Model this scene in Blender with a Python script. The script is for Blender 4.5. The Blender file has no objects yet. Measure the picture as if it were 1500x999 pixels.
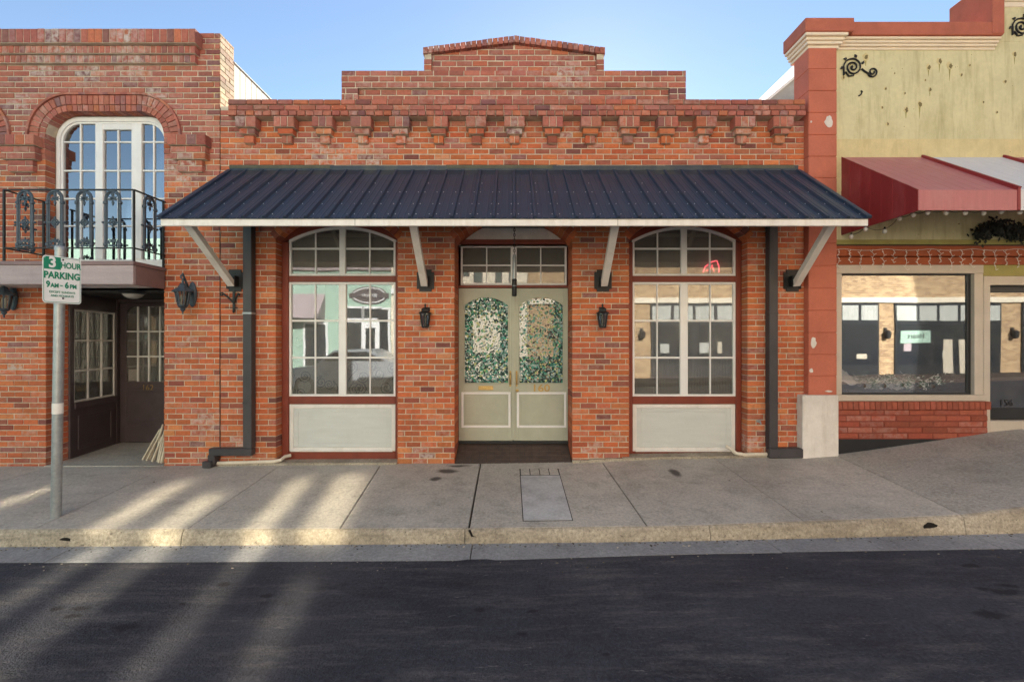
import bpy, math, random
from mathutils import Vector, Matrix
R = random.Random(7)
scene = bpy.context.scene
coll = scene.collection

# ---------------------------------------------------------------- camera, sky, sun, exposure
F, K, H = 666.0, 120.0, 1.504          # focal length in photo pixels, photo pixels per metre on the facade, eye height
cam_d = bpy.data.cameras.new('camera'); cam = bpy.data.objects.new('camera', cam_d); coll.objects.link(cam)
cam.location = (0, -F / K, H); cam.rotation_euler = (math.radians(90), 0, 0)
cam_d.sensor_width = 36.0; cam_d.sensor_fit = 'HORIZONTAL'; cam_d.lens = 36.0 * F / 1500.0
cam_d.clip_start = 0.02; cam_d.clip_end = 2000
scene.camera = cam

SUN_EL = math.radians(27.0); SUN_SIDE = 0.16      # low winter sun behind the shops, a little to the right
TAN_E = math.tan(SUN_EL)
world = bpy.data.worlds.new('World'); scene.world = world; world.use_nodes = True
wn = world.node_tree.nodes; wl = world.node_tree.links
bg = wn['Background']
sky = wn.new('ShaderNodeTexSky'); sky.sky_type = 'NISHITA'; sky.sun_disc = False
sky.sun_elevation = SUN_EL; sky.sun_rotation = math.atan(SUN_SIDE)
sky.air_density = 1.0; sky.dust_density = 0.06; sky.ozone_density = 1.0; sky.altitude = 100
wl.new(sky.outputs[0], bg.inputs[0]); bg.inputs[1].default_value = 0.06

sun_d = bpy.data.lights.new('sun', 'SUN'); sun = bpy.data.objects.new('sun', sun_d); coll.objects.link(sun)
sun_d.energy = 5.0; sun_d.angle = math.radians(0.6); sun_d.color = (1.0, 0.965, 0.91)
_dir = Vector((-SUN_SIDE, -1.0, -TAN_E * math.hypot(1, SUN_SIDE)))
sun.rotation_euler = _dir.to_track_quat('-Z', 'Y').to_euler(); sun.location = (4, 30, 16)

scene.view_settings.view_transform = 'Standard'; scene.view_settings.look = 'None'
scene.view_settings.exposure = 1.84; scene.view_settings.gamma = 1.0
scene.view_settings.use_curve_mapping = False
scene.render.engine = 'CYCLES'
scene.cycles.use_denoising = True
scene.cycles.max_bounces = 8; scene.cycles.diffuse_bounces = 4; scene.cycles.glossy_bounces = 4
scene.cycles.transparent_max_bounces = 12
scene.cycles.caustics_reflective = True; scene.cycles.blur_glossy = 0.02; scene.cycles.sample_clamp_indirect = 0
scene.cycles.use_guiding = True; scene.cycles.use_surface_guiding = True; scene.cycles.use_volume_guiding = False; scene.cycles.guiding_training_samples = 128
scene.cycles.caustics_refractive = False

# ---------------------------------------------------------------- coordinates: photo pixel + depth d (photo px towards the viewer) -> metres
def wx(px, d=0): return (px - 750.0) * (1 - d / F) / K
def wz(py, d=0): return H + (499.5 - py) * (1 - d / F) / K
def wy(d): return -d / K
def lerp(a, b, t): return a + (b - a) * t
def interp(x, pts):
    if x <= pts[0][0]:
        (x0, y0), (x1, y1) = pts[0], pts[1]
    elif x >= pts[-1][0]:
        (x0, y0), (x1, y1) = pts[-2], pts[-1]
    else:
        for (x0, y0), (x1, y1) in zip(pts, pts[1:]):
            if x <= x1: break
    return y0 + (y1 - y0) * (x - x0) / (x1 - x0)

# ---------------------------------------------------------------- scene tree helpers
WL = {}
def wloc(o): return WL.get(o.name, Vector((0, 0, 0)))
def put(o, loc, parent=None):
    coll.objects.link(o)
    o.location = loc; WL[o.name] = Vector(loc)
    if parent is not None:
        o.parent = parent; o.matrix_parent_inverse = Matrix.Translation(-wloc(parent))
    return o
def tag(o, label=None, cat=None, group=None, kind=None):
    if label: o['label'] = label
    if cat: o['category'] = cat
    if group: o['group'] = group
    if kind: o['kind'] = kind
    return o
def thing(name, loc, label, cat, group=None):
    o = bpy.data.objects.new(name, None); o.empty_display_size = 0.1
    put(o, loc); return tag(o, label, cat, group)
def copy_tree(o, delta, parent=None):
    c = o.copy(); coll.objects.link(c)
    if parent is None:
        c.location = Vector(o.location) + Vector(delta)
    else:
        c.parent = parent; c.matrix_parent_inverse = o.matrix_parent_inverse.copy()
    WL[c.name] = wloc(o) + Vector(delta)
    for ch in [x for x in bpy.data.objects if x.parent == o]: copy_tree(ch, delta, c)
    return c

class MB:
    """collects shapes, links them as one mesh object"""
    def __init__(s): s.v = []; s.f = []; s.t = []; s.cur = (1, 1, 1, 0)
    def add(s, vs, fs):
        n = len(s.v); s.v += [tuple(v) for v in vs]; s.f += [tuple(i + n for i in f) for f in fs]
        s.t += [s.cur] * len(vs); return s
    def box(s, x0, x1, y0, y1, z0, z1):
        return s.add([(x0,y0,z0),(x1,y0,z0),(x1,y1,z0),(x0,y1,z0),(x0,y0,z1),(x1,y0,z1),(x1,y1,z1),(x0,y1,z1)],
                     [(0,3,2,1),(4,5,6,7),(0,1,5,4),(1,2,6,5),(2,3,7,6),(3,0,4,7)])
    def bx(s, x0, x1, y0, y1, z0, z1, b=0.004):
        b = min(b, (x1-x0)*.45, (y1-y0)*.45, (z1-z0)*.45)
        if b <= 0: return s.box(x0, x1, y0, y1, z0, z1)
        X, Y, Z = (x0, x1), (y0, y1), (z0, z1); vs = []; ix = {}
        for i in (0, 1):
            for j in (0, 1):
                for k in (0, 1):
                    c = (X[i], Y[j], Z[k]); sg = (1-2*i, 1-2*j, 1-2*k)
                    for a in range(3):
                        p = [c[q] + (sg[q]*b if q != a else 0) for q in range(3)]
                        ix[i, j, k, a] = len(vs); vs.append(tuple(p))
        fs = []
        for a in range(3):
            o1, o2 = [q for q in range(3) if q != a]
            for e in (0, 1):
                loop = []
                for u, w in ((0,0),(1,0),(1,1),(0,1)):
                    key = [0,0,0]; key[a] = e; key[o1] = u; key[o2] = w
                    loop.append(ix[key[0], key[1], key[2], a])
                flip = (a == 1) ^ (e == 0)
                fs.append(tuple(loop[::-1] if flip else loop))
        for a in range(3):
            o1, o2 = [q for q in range(3) if q != a]
            for u in (0, 1):
                for w in (0, 1):
                    k0 = [0,0,0]; k1 = [0,0,0]; k0[a] = 0; k1[a] = 1
                    k0[o1] = k1[o1] = u; k0[o2] = k1[o2] = w
                    fs.append((ix[(*k0, o1)], ix[(*k1, o1)], ix[(*k1, o2)], ix[(*k0, o2)]))
        for i in (0, 1):
            for j in (0, 1):
                for k in (0, 1): fs.append(tuple(ix[i, j, k, a] for a in range(3)))
        return s.add(vs, fs)
    def brick(s, x0, x1, yf, yb, z0, z1, c=None, jit=0.0026):
        """front face towards -y, worn front edges; open back"""
        j = lambda: R.uniform(-jit, jit); c = R.uniform(.003, .008) if c is None else c
        f = [(x0+c+j(), yf+j()*.6, z0+c+j()), (x1-c+j(), yf+j()*.6, z0+c+j()), (x1-c+j(), yf+j()*.6, z1-c+j()), (x0+c+j(), yf+j()*.6, z1-c+j())]
        m = [(x0, yf+c, z0), (x1, yf+c, z0), (x1, yf+c, z1), (x0, yf+c, z1)]
        b = [(x0, yb, z0), (x1, yb, z0), (x1, yb, z1), (x0, yb, z1)]
        fs = [(0,1,2,3)]
        for q in range(4):
            r = (q+1) % 4; fs += [(q, 4+q, 4+r, r), (4+q, 8+q, 8+r, 4+r)]
        fs.append((11, 10, 9, 8))
        return s.add(f+m+b, fs)
    def wedge(s, quad, yf, yb, c=0.0):
        """quad: four (x,z) corners counter-clockwise seen from the street"""
        cx = sum(q[0] for q in quad)/4; cz = sum(q[1] for q in quad)/4
        f = [(lerp(q[0], cx, .06), yf, lerp(q[1], cz, .06)) for q in quad]
        m = [(q[0], yf+.005, q[1]) for q in quad]; b = [(q[0], yb, q[1]) for q in quad]
        fs = [(0,1,2,3), (11,10,9,8)]
        for q in range(4):
            r = (q+1) % 4; fs += [(q, 4+q, 4+r, r), (4+q, 8+q, 8+r, 4+r)]
        return s.add(f+m+b, fs)
    def prism(s, poly, y0, y1):
        """polygon in x,z (counter-clockwise seen from -y) extruded from y0 (front) to y1"""
        n = len(poly)
        vs = [(p[0], y0, p[1]) for p in poly] + [(p[0], y1, p[1]) for p in poly]
        fs = [tuple(range(n)), tuple(range(2*n-1, n-1, -1))]
        for q in range(n):
            r = (q+1) % n; fs.append((q, n+q, n+r, r))
        return s.add(vs, fs)
    def strip(s, inner, outer, y0, y1):
        """band between two matching x,z polylines, extruded"""
        n = len(inner)
        for q in range(n-1): s.prism([inner[q], inner[q+1], outer[q+1], outer[q]], y0, y1)
        return s
    def tube(s, path, r, n=8, caps=True):
        path = [Vector(p) for p in path]; m = len(path); rs = r if isinstance(r, (list, tuple)) else [r]*m
        t0 = (path[1]-path[0]).normalized()
        up = Vector((0,0,1)) if abs(t0.z) < .9 else Vector((1,0,0))
        nrm = t0.cross(up).normalized(); vs = []; fs = []
        for i, p in enumerate(path):
            t = (path[min(i+1, m-1)] - path[max(i-1, 0)])
            if t.length < 1e-9: t = t0
            t.normalize()
            nrm = (nrm - t*nrm.dot(t)); nrm = nrm.normalized() if nrm.length > 1e-6 else t.orthogonal().normalized()
            bn = t.cross(nrm)
            for k in range(n):
                a = 2*math.pi*(k+.5)/n; vs.append(p + (nrm*math.cos(a) + bn*math.sin(a))*rs[i])
        for i in range(m-1):
            for k in range(n):
                l = (k+1) % n; fs.append((i*n+k, i*n+l, (i+1)*n+l, (i+1)*n+k))
        if caps: fs += [tuple(range(n-1, -1, -1)), tuple(range((m-1)*n, m*n))]
        return s.add(vs, fs)
    def bar(s, a, b, w, h, up=(0,0,1), taper=1.0):
        a = Vector(a); b = Vector(b); t = (b-a).normalized(); u = Vector(up)
        sd = t.cross(u).normalized(); u = sd.cross(t).normalized(); vs = []
        for p, k in ((a, 1), (b, taper)):
            for i, j in ((-1,-1),(1,-1),(1,1),(-1,1)): vs.append(p + sd*(i*w*k/2) + u*(j*h*k/2))
        return s.add(vs, [(0,3,2,1),(4,5,6,7),(0,1,5,4),(1,2,6,5),(2,3,7,6),(3,0,4,7)])
    def lathe(s, prof, c, n=16, axis='z', a0=0.0):
        """prof: (radius, height) list, bottom to top"""
        vs = []; fs = []; m = len(prof)
        for r, h in prof:
            for k in range(n):
                a = a0 + 2*math.pi*k/n
                p = (r*math.cos(a), r*math.sin(a), h) if axis == 'z' else (r*math.cos(a), -h, r*math.sin(a))
                vs.append((c[0]+p[0], c[1]+p[1], c[2]+p[2]))
        for i in range(m-1):
            for k in range(n):
                l = (k+1) % n; fs.append((i*n+k, i*n+l, (i+1)*n+l, (i+1)*n+k))
        fs += [tuple(range(n-1, -1, -1)), tuple(range((m-1)*n, m*n))]
        return s.add(vs, fs)
    def _blob(s, c, rx, ry, rz, n=8, m=6):
        vs = []; fs = []
        for i in range(m+1):
            th = math.pi*i/m; r = max(math.sin(th), .03)
            for k in range(n):
                a = 2*math.pi*k/n; vs.append((c[0]+rx*r*math.cos(a), c[1]+ry*r*math.sin(a), c[2]-rz*math.cos(th)))
        for i in range(m):
            for k in range(n):
                l = (k+1) % n; fs.append((i*n+k, i*n+l, (i+1)*n+l, (i+1)*n+k))
        fs += [tuple(range(n-1, -1, -1)), tuple(range(m*n, (m+1)*n))]
        return s.add(vs, fs)
    def build(s, name, mat, parent=None, smooth=False, tone=False, kind=None, label=None):
        if not s.v: s.box(0, .001, 0, .001, 0, .001)
        lo = [min(v[i] for v in s.v) for i in range(3)]; hi = [max(v[i] for v in s.v) for i in range(3)]
        c = Vector(((lo[0]+hi[0])/2, (lo[1]+hi[1])/2, lo[2]))
        me = bpy.data.meshes.new(name)
        me.from_pydata([(v[0]-c[0], v[1]-c[1], v[2]-c[2]) for v in s.v], [], s.f)
        if tone:
            at = me.attributes.new('tone', 'FLOAT_COLOR', 'POINT')
            at.data.foreach_set('color', [q for t in s.t for q in t])
        if smooth:
            me.polygons.foreach_set('use_smooth', [True]*len(me.polygons))
            try: me.set_sharp_from_angle(angle=math.radians(40))
            except Exception: pass
        if mat: me.materials.append(mat)
        o = bpy.data.objects.new(name, me); put(o, c, parent)
        if kind: o['kind'] = kind
        if label: o['label'] = label
        return o

def text_obj(body, size, mat, parent, x, y, z, extrude=0.002, align='CENTER', roll=0.0, name='lettering', sx=1.0, face=1, bold=0.0, yaw=0.0):
    cu = bpy.data.curves.new('t', 'FONT'); cu.body = body; cu.size = size; cu.align_x = align; cu.align_y = 'CENTER'
    cu.extrude = extrude; cu.offset = bold; cu.resolution_u = 3
    tmp = bpy.data.objects.new('t', cu); me = bpy.data.meshes.new_from_object(tmp); bpy.data.objects.remove(tmp)
    me.materials.clear(); me.materials.append(mat)
    M = Matrix.Rotation(yaw, 4, 'Z') @ Matrix.Rotation(roll, 4, 'Y') @ (Matrix.Rotation(math.radians(90), 4, 'X') if face == 1 else Matrix.Rotation(math.pi, 4, 'Z') @ Matrix.Rotation(math.radians(90), 4, 'X')) @ Matrix.Diagonal((sx, 1, 1, 1))
    me.transform(M); me.name = name
    o = bpy.data.objects.new(name, me); put(o, (x, y, z), parent); return o

# ---------------------------------------------------------------- materials
def nodes(name):
    m = bpy.data.materials.new(name); m.use_nodes = True
    return m, m.node_tree.nodes, m.node_tree.links, m.node_tree.nodes['Principled BSDF']
def noise(n, l, pos, scale, detail=4, rough=.55, stretch=None):
    t = n.new('ShaderNodeTexNoise'); t.inputs['Scale'].default_value = scale; t.inputs['Detail'].default_value = detail; t.inputs['Roughness'].default_value = rough
    if stretch:
        mp = n.new('ShaderNodeMapping'); mp.inputs['Scale'].default_value = stretch; l.new(pos, mp.inputs['Vector']); l.new(mp.outputs[0], t.inputs['Vector'])
    else: l.new(pos, t.inputs['Vector'])
    return t.outputs['Fac']
def ramp(n, l, src, a, b, va=0.0, vb=1.0):
    t = n.new('ShaderNodeMapRange'); t.inputs[1].default_value = a; t.inputs[2].default_value = b; t.inputs[3].default_value = va; t.inputs[4].default_value = vb
    l.new(src, t.inputs[0]); return t.outputs[0]
def mixc(n, l, fac, a, b, mode='MIX'):
    t = n.new('ShaderNodeMix'); t.data_type = 'RGBA'; t.blend_type = mode
    for sock, v in ((t.inputs[0], fac), (t.inputs[6], a), (t.inputs[7], b)):
        if hasattr(v, 'links'): l.new(v, sock)
        elif isinstance(v, (int, float)): sock.default_value = v
        else: sock.default_value = (*v[:3], 1)
    return t.outputs[2]
def mth(n, l, op, a, b=None):
    t = n.new('ShaderNodeMath'); t.operation = op
    for i, v in enumerate((a, b)):
        if v is None: continue
        if hasattr(v, 'links'): l.new(v, t.inputs[i])
        else: t.inputs[i].default_value = v
    return t.outputs[0]
def bump(n, l, p, src, strength, dist=0.005):
    b = n.new('ShaderNodeBump'); b.inputs['Strength'].default_value = strength; b.inputs['Distance'].default_value = dist
    l.new(src, b.inputs['Height']); l.new(b.outputs[0], p.inputs['Normal'])
def gpos(n): return n.new('ShaderNodeNewGeometry').outputs['Position']

def paint(name, col, rough=.6, metal=0.0, var=.18, vscale=6, bstr=.15, bscale=60, stain=None, sfac=.0, sscale=3, stretch=None, chip=None, chipfac=.0, spec=.4, streak=None):
    m, n, l, p = nodes(name); pos = gpos(n)
    v = ramp(n, l, noise(n, l, pos, vscale, 5, stretch=stretch), .25, .75, 1-var, 1+var*.6)
    c = mixc(n, l, 1.0, col, v, 'MULTIPLY')
    fine = noise(n, l, pos, bscale, 4)
    c = mixc(n, l, 1.0, c, ramp(n, l, fine, .3, .7, 1-var*.4, 1+var*.3), 'MULTIPLY')
    if stain:
        s = ramp(n, l, noise(n, l, pos, sscale, 6, .65, stretch=(1, 1, .35)), .52, .72, 0, sfac)
        c = mixc(n, l, s, c, stain)
    if streak:
        s = ramp(n, l, noise(n, l, pos, 4.0, 6, .7, stretch=(2.6, 1, .28)), .50, .68, 0, sfac)
        c = mixc(n, l, s, c, streak)
    if chip:
        s = ramp(n, l, noise(n, l, pos, 22, 6, .6), .70-chipfac, .73-chipfac, 0, 1)
        c = mixc(n, l, s, c, chip)
    l.new(c, p.inputs['Base Color']); p.inputs['Roughness'].default_value = rough; p.inputs['Metallic'].default_value = metal
    p.inputs['Specular IOR Level'].default_value = spec
    bump(n, l, p, fine, bstr, .004)
    return m

def mat_brick():
    m, n, l, p = nodes('brick_clay'); pos = gpos(n)
    a = n.new('ShaderNodeAttribute'); a.attribute_name = 'tone'
    c = mixc(n, l, 1.0, a.outputs['Color'], ramp(n, l, noise(n, l, pos, 28, 5, .6), .25, .75, .80, 1.16), 'MULTIPLY')
    c = mixc(n, l, ramp(n, l, noise(n, l, pos, 2.3, 5, .6), .52, .78, 0, .28), c, (.19, .10, .08))
    c = mixc(n, l, ramp(n, l, noise(n, l, pos, 90, 3), .6, .75, 0, .45), c, (.10, .045, .035))
    c = mixc(n, l, ramp(n, l, noise(n, l, pos, 3.5, 6, .7, stretch=(2.2, 1, .3)), .54, .74, 0, .38), c, (.15, .075, .06))
    w = mth(n, l, 'MULTIPLY', a.outputs['Alpha'], ramp(n, l, noise(n, l, pos, 16, 6, .65), .40, .60))
    c = mixc(n, l, w, c, (.54, .44, .40))
    c = mixc(n, l, ramp(n, l, noise(n, l, pos, 7.0, 7, .7), .62, .76, 0, .28), c, (.50, .36, .29))
    l.new(c, p.inputs['Base Color']); p.inputs['Roughness'].default_value = .88; p.inputs['Specular IOR Level'].default_value = .25
    h = mth(n, l, 'ADD', noise(n, l, pos, 140, 4), mth(n, l, 'MULTIPLY', noise(n, l, pos, 26, 3), 1.5))
    bump(n, l, p, h, .45, .004)
    return m

def mat_tone(name, rough=.7, spec=.3):
    m, n, l, p = nodes(name)
    a = n.new('ShaderNodeAttribute'); a.attribute_name = 'tone'
    l.new(a.outputs['Color'], p.inputs['Base Color']); p.inputs['Roughness'].default_value = rough; p.inputs['Specular IOR Level'].default_value = spec
    return m

def mat_glass(name, refl=.4, tint=(.5, .52, .5), wob=.02, wscale=2.5, dust=0.0):
    """window glass with a reflective coat: part mirror, part see-through"""
    m = bpy.data.materials.new(name); m.use_nodes = True; n = m.node_tree.nodes; l = m.node_tree.links
    n.remove(n['Principled BSDF']); out = n['Material Output']; pos = gpos(n)
    g = n.new('ShaderNodeBsdfGlossy'); g.inputs['Roughness'].default_value = .015; g.inputs['Color'].default_value = (.96, .98, .97, 1)
    t = n.new('ShaderNodeBsdfTransparent'); t.inputs['Color'].default_value = (*tint, 1)
    fr = n.new('ShaderNodeFresnel'); fr.inputs['IOR'].default_value = 1.5
    f = mth(n, l, 'MINIMUM', mth(n, l, 'ADD', fr.outputs[0], refl), 1.0)
    mx = n.new('ShaderNodeMixShader'); l.new(f, mx.inputs[0]); l.new(t.outputs[0], mx.inputs[1]); l.new(g.outputs[0], mx.inputs[2])
    b = n.new('ShaderNodeBump'); b.inputs['Strength'].default_value = wob; b.inputs['Distance'].default_value = .05
    l.new(noise(n, l, pos, wscale, 1), b.inputs['Height']); l.new(b.outputs[0], g.inputs['Normal'])
    df = n.new('ShaderNodeBsdfDiffuse'); df.inputs['Color'].default_value = (.62, .60, .56, 1)
    m2 = n.new('ShaderNodeMixShader'); l.new(ramp(n, l, noise(n, l, pos, 5, 6, .7), .3, .75, dust*.55, dust*1.5), m2.inputs[0]); l.new(mx.outputs[0], m2.inputs[1]); l.new(df.outputs[0], m2.inputs[2])
    l.new(m2.outputs[0], out.inputs['Surface']); return m

def spot_mask(n, l, pos, spots, warp=.5, wsc=4):
    """union of soft-edged blotches at given ground places: (x, y, rx, ry)"""
    nz = n.new('ShaderNodeTexNoise'); nz.inputs['Scale'].default_value = wsc; nz.inputs['Detail'].default_value = 5; l.new(pos, nz.inputs['Vector'])
    sub = n.new('ShaderNodeVectorMath'); sub.operation = 'SUBTRACT'; l.new(nz.outputs['Color'], sub.inputs[0]); sub.inputs[1].default_value = (.5, .5, .5)
    res = None
    for x, y, rx, ry in spots:
        a = n.new('ShaderNodeVectorMath'); a.operation = 'SUBTRACT'; l.new(pos, a.inputs[0]); a.inputs[1].default_value = (x, y, 0)
        b = n.new('ShaderNodeVectorMath'); b.operation = 'MULTIPLY'; l.new(a.outputs[0], b.inputs[0]); b.inputs[1].default_value = (1/rx, 1/ry, 0)
        c = n.new('ShaderNodeVectorMath'); c.operation = 'MULTIPLY_ADD'; l.new(sub.outputs[0], c.inputs[0]); c.inputs[1].default_value = (warp*2,)*3; l.new(b.outputs[0], c.inputs[2])
        e = n.new('ShaderNodeVectorMath'); e.operation = 'MULTIPLY'; l.new(c.outputs[0], e.inputs[0]); e.inputs[1].default_value = (1, 1, 0)
        d = n.new('ShaderNodeVectorMath'); d.operation = 'LENGTH'; l.new(e.outputs[0], d.inputs[0])
        res = d.outputs['Value'] if res is None else mth(n, l, 'MINIMUM', res, d.outputs['Value'])
    return ramp(n, l, res, 1.1, .55, 0, 1)

def gxy(px, py, z):
    dep = F * (H - z) / (py - 499.5); return ((px - 750) * dep / F / 1.0, -F / K + dep)

def mat_asphalt():
    m, n, l, p = nodes('asphalt'); pos = gpos(n)
    c = mixc(n, l, ramp(n, l, noise(n, l, pos, .9, 7, .65), .32, .68), (.028, .029, .041), (.060, .061, .076))
    c = mixc(n, l, ramp(n, l, noise(n, l, pos, 5, 7, .75, stretch=(.3, 1.8, 1)), .50, .70, 0, .75), c, (.125, .118, .115))
    c = mixc(n, l, ramp(n, l, noise(n, l, pos, 2.6, 7, .7, stretch=(.5, 1.3, 1)), .54, .70, 0, .7), c, (.022, .021, .027))
    g1 = noise(n, l, pos, 48, 3, .7); g2 = noise(n, l, pos, 95, 2, .6)
    c = mixc(n, l, 1.0, c, ramp(n, l, g1, .30, .70, .68, 1.32), 'MULTIPLY')
    c = mixc(n, l, ramp(n, l, g2, .62, .72, 0, .4), c, (.15, .145, .15))
    c = mixc(n, l, ramp(n, l, noise(n, l, pos, 13, 6, .75, stretch=(.55, 2.2, 1)), .63, .72, 0, .75), c, (.24, .235, .225))
    sp = [(*gxy(x, y, -.17), a, b) for x, y, a, b in ((1450, 925, .10, .05), (1470, 890, .11, .045), (1440, 885, .06, .03), (1478, 880, .06, .03), (1422, 848, .07, .03), (705, 900, .04, .03), (765, 938, .03, .02), (780, 904, .04, .02), (185, 923, .09, .035), (120, 893, .06, .03), (85, 893, .05, .03), (105, 905, .05, .03), (390, 875, .04, .03), (270, 887, .035, .02), (330, 857, .06, .03), (890, 975, .03, .02))]
    c = mixc(n, l, mth(n, l, 'MULTIPLY', spot_mask(n, l, pos, sp, 1.1, 14), .75), c, (.012, .011, .013))
    l.new(c, p.inputs['Base Color']); p.inputs['Roughness'].default_value = .85; p.inputs['Specular IOR Level'].default_value = .3
    bump(n, l, p, mth(n, l, 'ADD', g2, mth(n, l, 'MULTIPLY', g1, 1.2)), .9, .010)
    return m

def mat_concrete(name, c0, c1, spots=(), dark=(.07, .06, .055), speck=.4, bstr=.35, pit=0.0):
    m, n, l, p = nodes(name); pos = gpos(n)
    c = mixc(n, l, ramp(n, l, noise(n, l, pos, 1.3, 7, .68), .32, .68), c0, c1)
    c = mixc(n, l, ramp(n, l, noise(n, l, pos, 4.5, 7, .75), .50, .72, 0, .55), c, tuple(q*.55 for q in c0))
    c = mixc(n, l, ramp(n, l, noise(n, l, pos, .55, 5, .7), .52, .66, 0, .4), c, tuple(q*.60 for q in c0))
    g1 = noise(n, l, pos, 42, 4, .75); g2 = noise(n, l, pos, 90, 2, .6)
    c = mixc(n, l, 1.0, c, ramp(n, l, g1, .28, .72, 1-.55*speck-.12, 1.12+.35*speck), 'MULTIPLY')
    c = mixc(n, l, ramp(n, l, g2, .61, .70, 0, speck*.9), c, tuple(q*.40 for q in c0))
    gum = n.new('ShaderNodeTexVoronoi'); gum.inputs['Scale'].default_value = 4.2; l.new(pos, gum.inputs['Vector'])
    c = mixc(n, l, mth(n, l, 'MULTIPLY', ramp(n, l, gum.outputs['Distance'], .075, .05, 0, .6), ramp(n, l, noise(n, l, pos, 2.0, 2), .48, .55)), c, tuple(q*.42 for q in c0))
    if pit: c = mixc(n, l, ramp(n, l, noise(n, l, pos, 30, 5, .75), .58, .66, 0, pit), c, tuple(q*.30 for q in c0)); c = mixc(n, l, ramp(n, l, noise(n, l, pos, 7, 6, .7, stretch=(.5, 1, 2.5)), .50, .68, 0, .6), c, tuple(q*.5 for q in c0))
    if spots: c = mixc(n, l, mth(n, l, 'MULTIPLY', spot_mask(n, l, pos, spots, .9), .85), c, dark)
    l.new(c, p.inputs['Base Color']); p.inputs['Roughness'].default_value = .85; p.inputs['Specular IOR Level'].default_value = .3
    bump(n, l, p, mth(n, l, 'ADD', g1, mth(n, l, 'MULTIPLY', noise(n, l, pos, 14, 5), 1.2)), bstr, .008)
    return m

MT = {}
MT['brick'] = mat_brick()
MT['mortar'] = paint('mortar', (.60, .51, .395), .95, var=.35, vscale=9, bstr=.6, bscale=120)
MT['asphalt'] = mat_asphalt()
wet = [(*gxy(x, y, 0), a, b) for x, y, a, b in ((655, 690, .12, .09), (640, 700, .07, .09), (672, 683, .14, .05), (990, 700, .06, .14))]
MT['walk'] = mat_concrete('sidewalk_concrete', (.46, .42, .365), (.58, .535, .47), wet, (.045, .038, .035))
MT['walk_dark'] = mat_concrete('aggregate_concrete', (.42, .385, .335), (.51, .47, .41), speck=.5, bstr=.45)
MT['cover'] = mat_concrete('cover_concrete', (.50, .49, .48), (.58, .57, .565), speck=.2)
MT['kerb'] = mat_concrete('kerb_concrete', (.38, .325, .25), (.48, .42, .335), speck=.6, bstr=.8, pit=.75)
MT['gutter'] = mat_concrete('gutter_concrete', (.27, .265, .27), (.36, .355, .355), speck=.4)
MT['bed'] = paint('joint_dirt', (.05, .043, .037), .95)
MT['earth'] = paint('ground_earth', (.18, .16, .13), .95)
MT['white'] = paint('white_paint', (.82, .80, .79), .42, var=.05, stain=(.55, .51, .46), sfac=.25, sscale=6)
MT['white_old'] = paint('worn_white_paint', (.77, .74, .70), .5, var=.1, stain=(.42, .37, .31), sfac=.4, sscale=5)
MT['cream'] = paint('cream_paint', (.80, .70, .54), .55, var=.06, stain=(.6, .5, .36), sfac=.3)
MT['oxblood'] = paint('oxblood_paint', (.22, .045, .025), .5, var=.2)
MT['sage'] = paint('sage_door_paint', (.43, .435, .345), .45, var=.1, stain=(.33, .31, .22), sfac=.3)
MT['sage_panel'] = paint('pale_sage_panel', (.60, .62, .60), .5, var=.08, stain=(.50, .52, .49), sfac=.4, stretch=(.4, 1, 3))
MT['brown'] = paint('dark_brown_paint', (.085, .062, .064), .45, var=.2)
MT['iron'] = paint('black_iron', (.022, .021, .022), .5, metal=.2, var=.3, bstr=.3)
MT['iron_grey'] = paint('grey_green_iron', (.07, .095, .125), .5, metal=.2, var=.3, bstr=.3, stain=(.15, .18, .18), sfac=.4, sscale=30)
MT['navy'] = paint('navy_roof_metal', (.034, .050, .082), .40, metal=.0, var=.16, vscale=2.5, bstr=.05, stain=(.052, .062, .088), sfac=.4, spec=.28)
MT['flash'] = paint('flashing_metal', (.028, .04, .06), .4, var=.3, stain=(.12, .13, .09), sfac=.5)
MT['flash_olive'] = paint('sealant_edge', (.10, .10, .07), .7, var=.3)
MT['zinc'] = paint('zinc_screw', (.75, .76, .78), .35, metal=.6)
MT['spout'] = paint('downspout_metal', (.055, .050, .054), .5, var=.2, stain=(.10, .095, .10), sfac=.3)
MT['pvc'] = paint('white_pipe', (.74, .66, .54), .5, stain=(.3, .24, .17), sfac=.4)
MT['mauve'] = paint('mauve_painted_wood', (.42, .335, .345), .6, var=.16, vscale=5, stretch=(.3, 1, 4), stain=(.12, .09, .09), sfac=.4, bstr=.3)
MT['mauve_trim'] = paint('mauve_trim', (.25, .165, .165), .6, var=.16)
MT['soffit'] = paint('soffit_paint', (.80, .78, .75), .7)
MT['galv'] = paint('galvanised_steel', (.36, .38, .39), .42, metal=.55, var=.2, vscale=25, stain=(.5, .5, .48), sfac=.3)
MT['sign_white'] = paint('sign_white', (.78, .79, .80), .35, var=.04, bstr=.02)
MT['sign_green'] = paint('sign_green', (.0, .22, .12), .4, var=.05, bstr=.02)
MT['brass'] = paint('brass', (.48, .33, .13), .38, metal=.8, var=.3)
MT['dark_room'] = paint('dark_interior', (.055, .05, .045), .9, var=.3, vscale=2)
MT['black'] = paint('black_plastic', (.012, .012, .013), .4)
MT['terracotta'] = paint('terracotta_stucco', (.52, .155, .095), .75, var=.14, vscale=3, bstr=.25, bscale=45, stain=(.28, .08, .045), sfac=.4)
MT['terra_cap'] = paint('terracotta_coping', (.47, .14, .085), .75, var=.16, stain=(.25, .08, .05), sfac=.4)
MT['stucco_base'] = paint('off_white_stucco', (.72, .68, .63), .8, var=.14, bstr=.4, stain=(.42, .35, .28), sfac=.45, streak=(.5, .44, .37))
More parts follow.
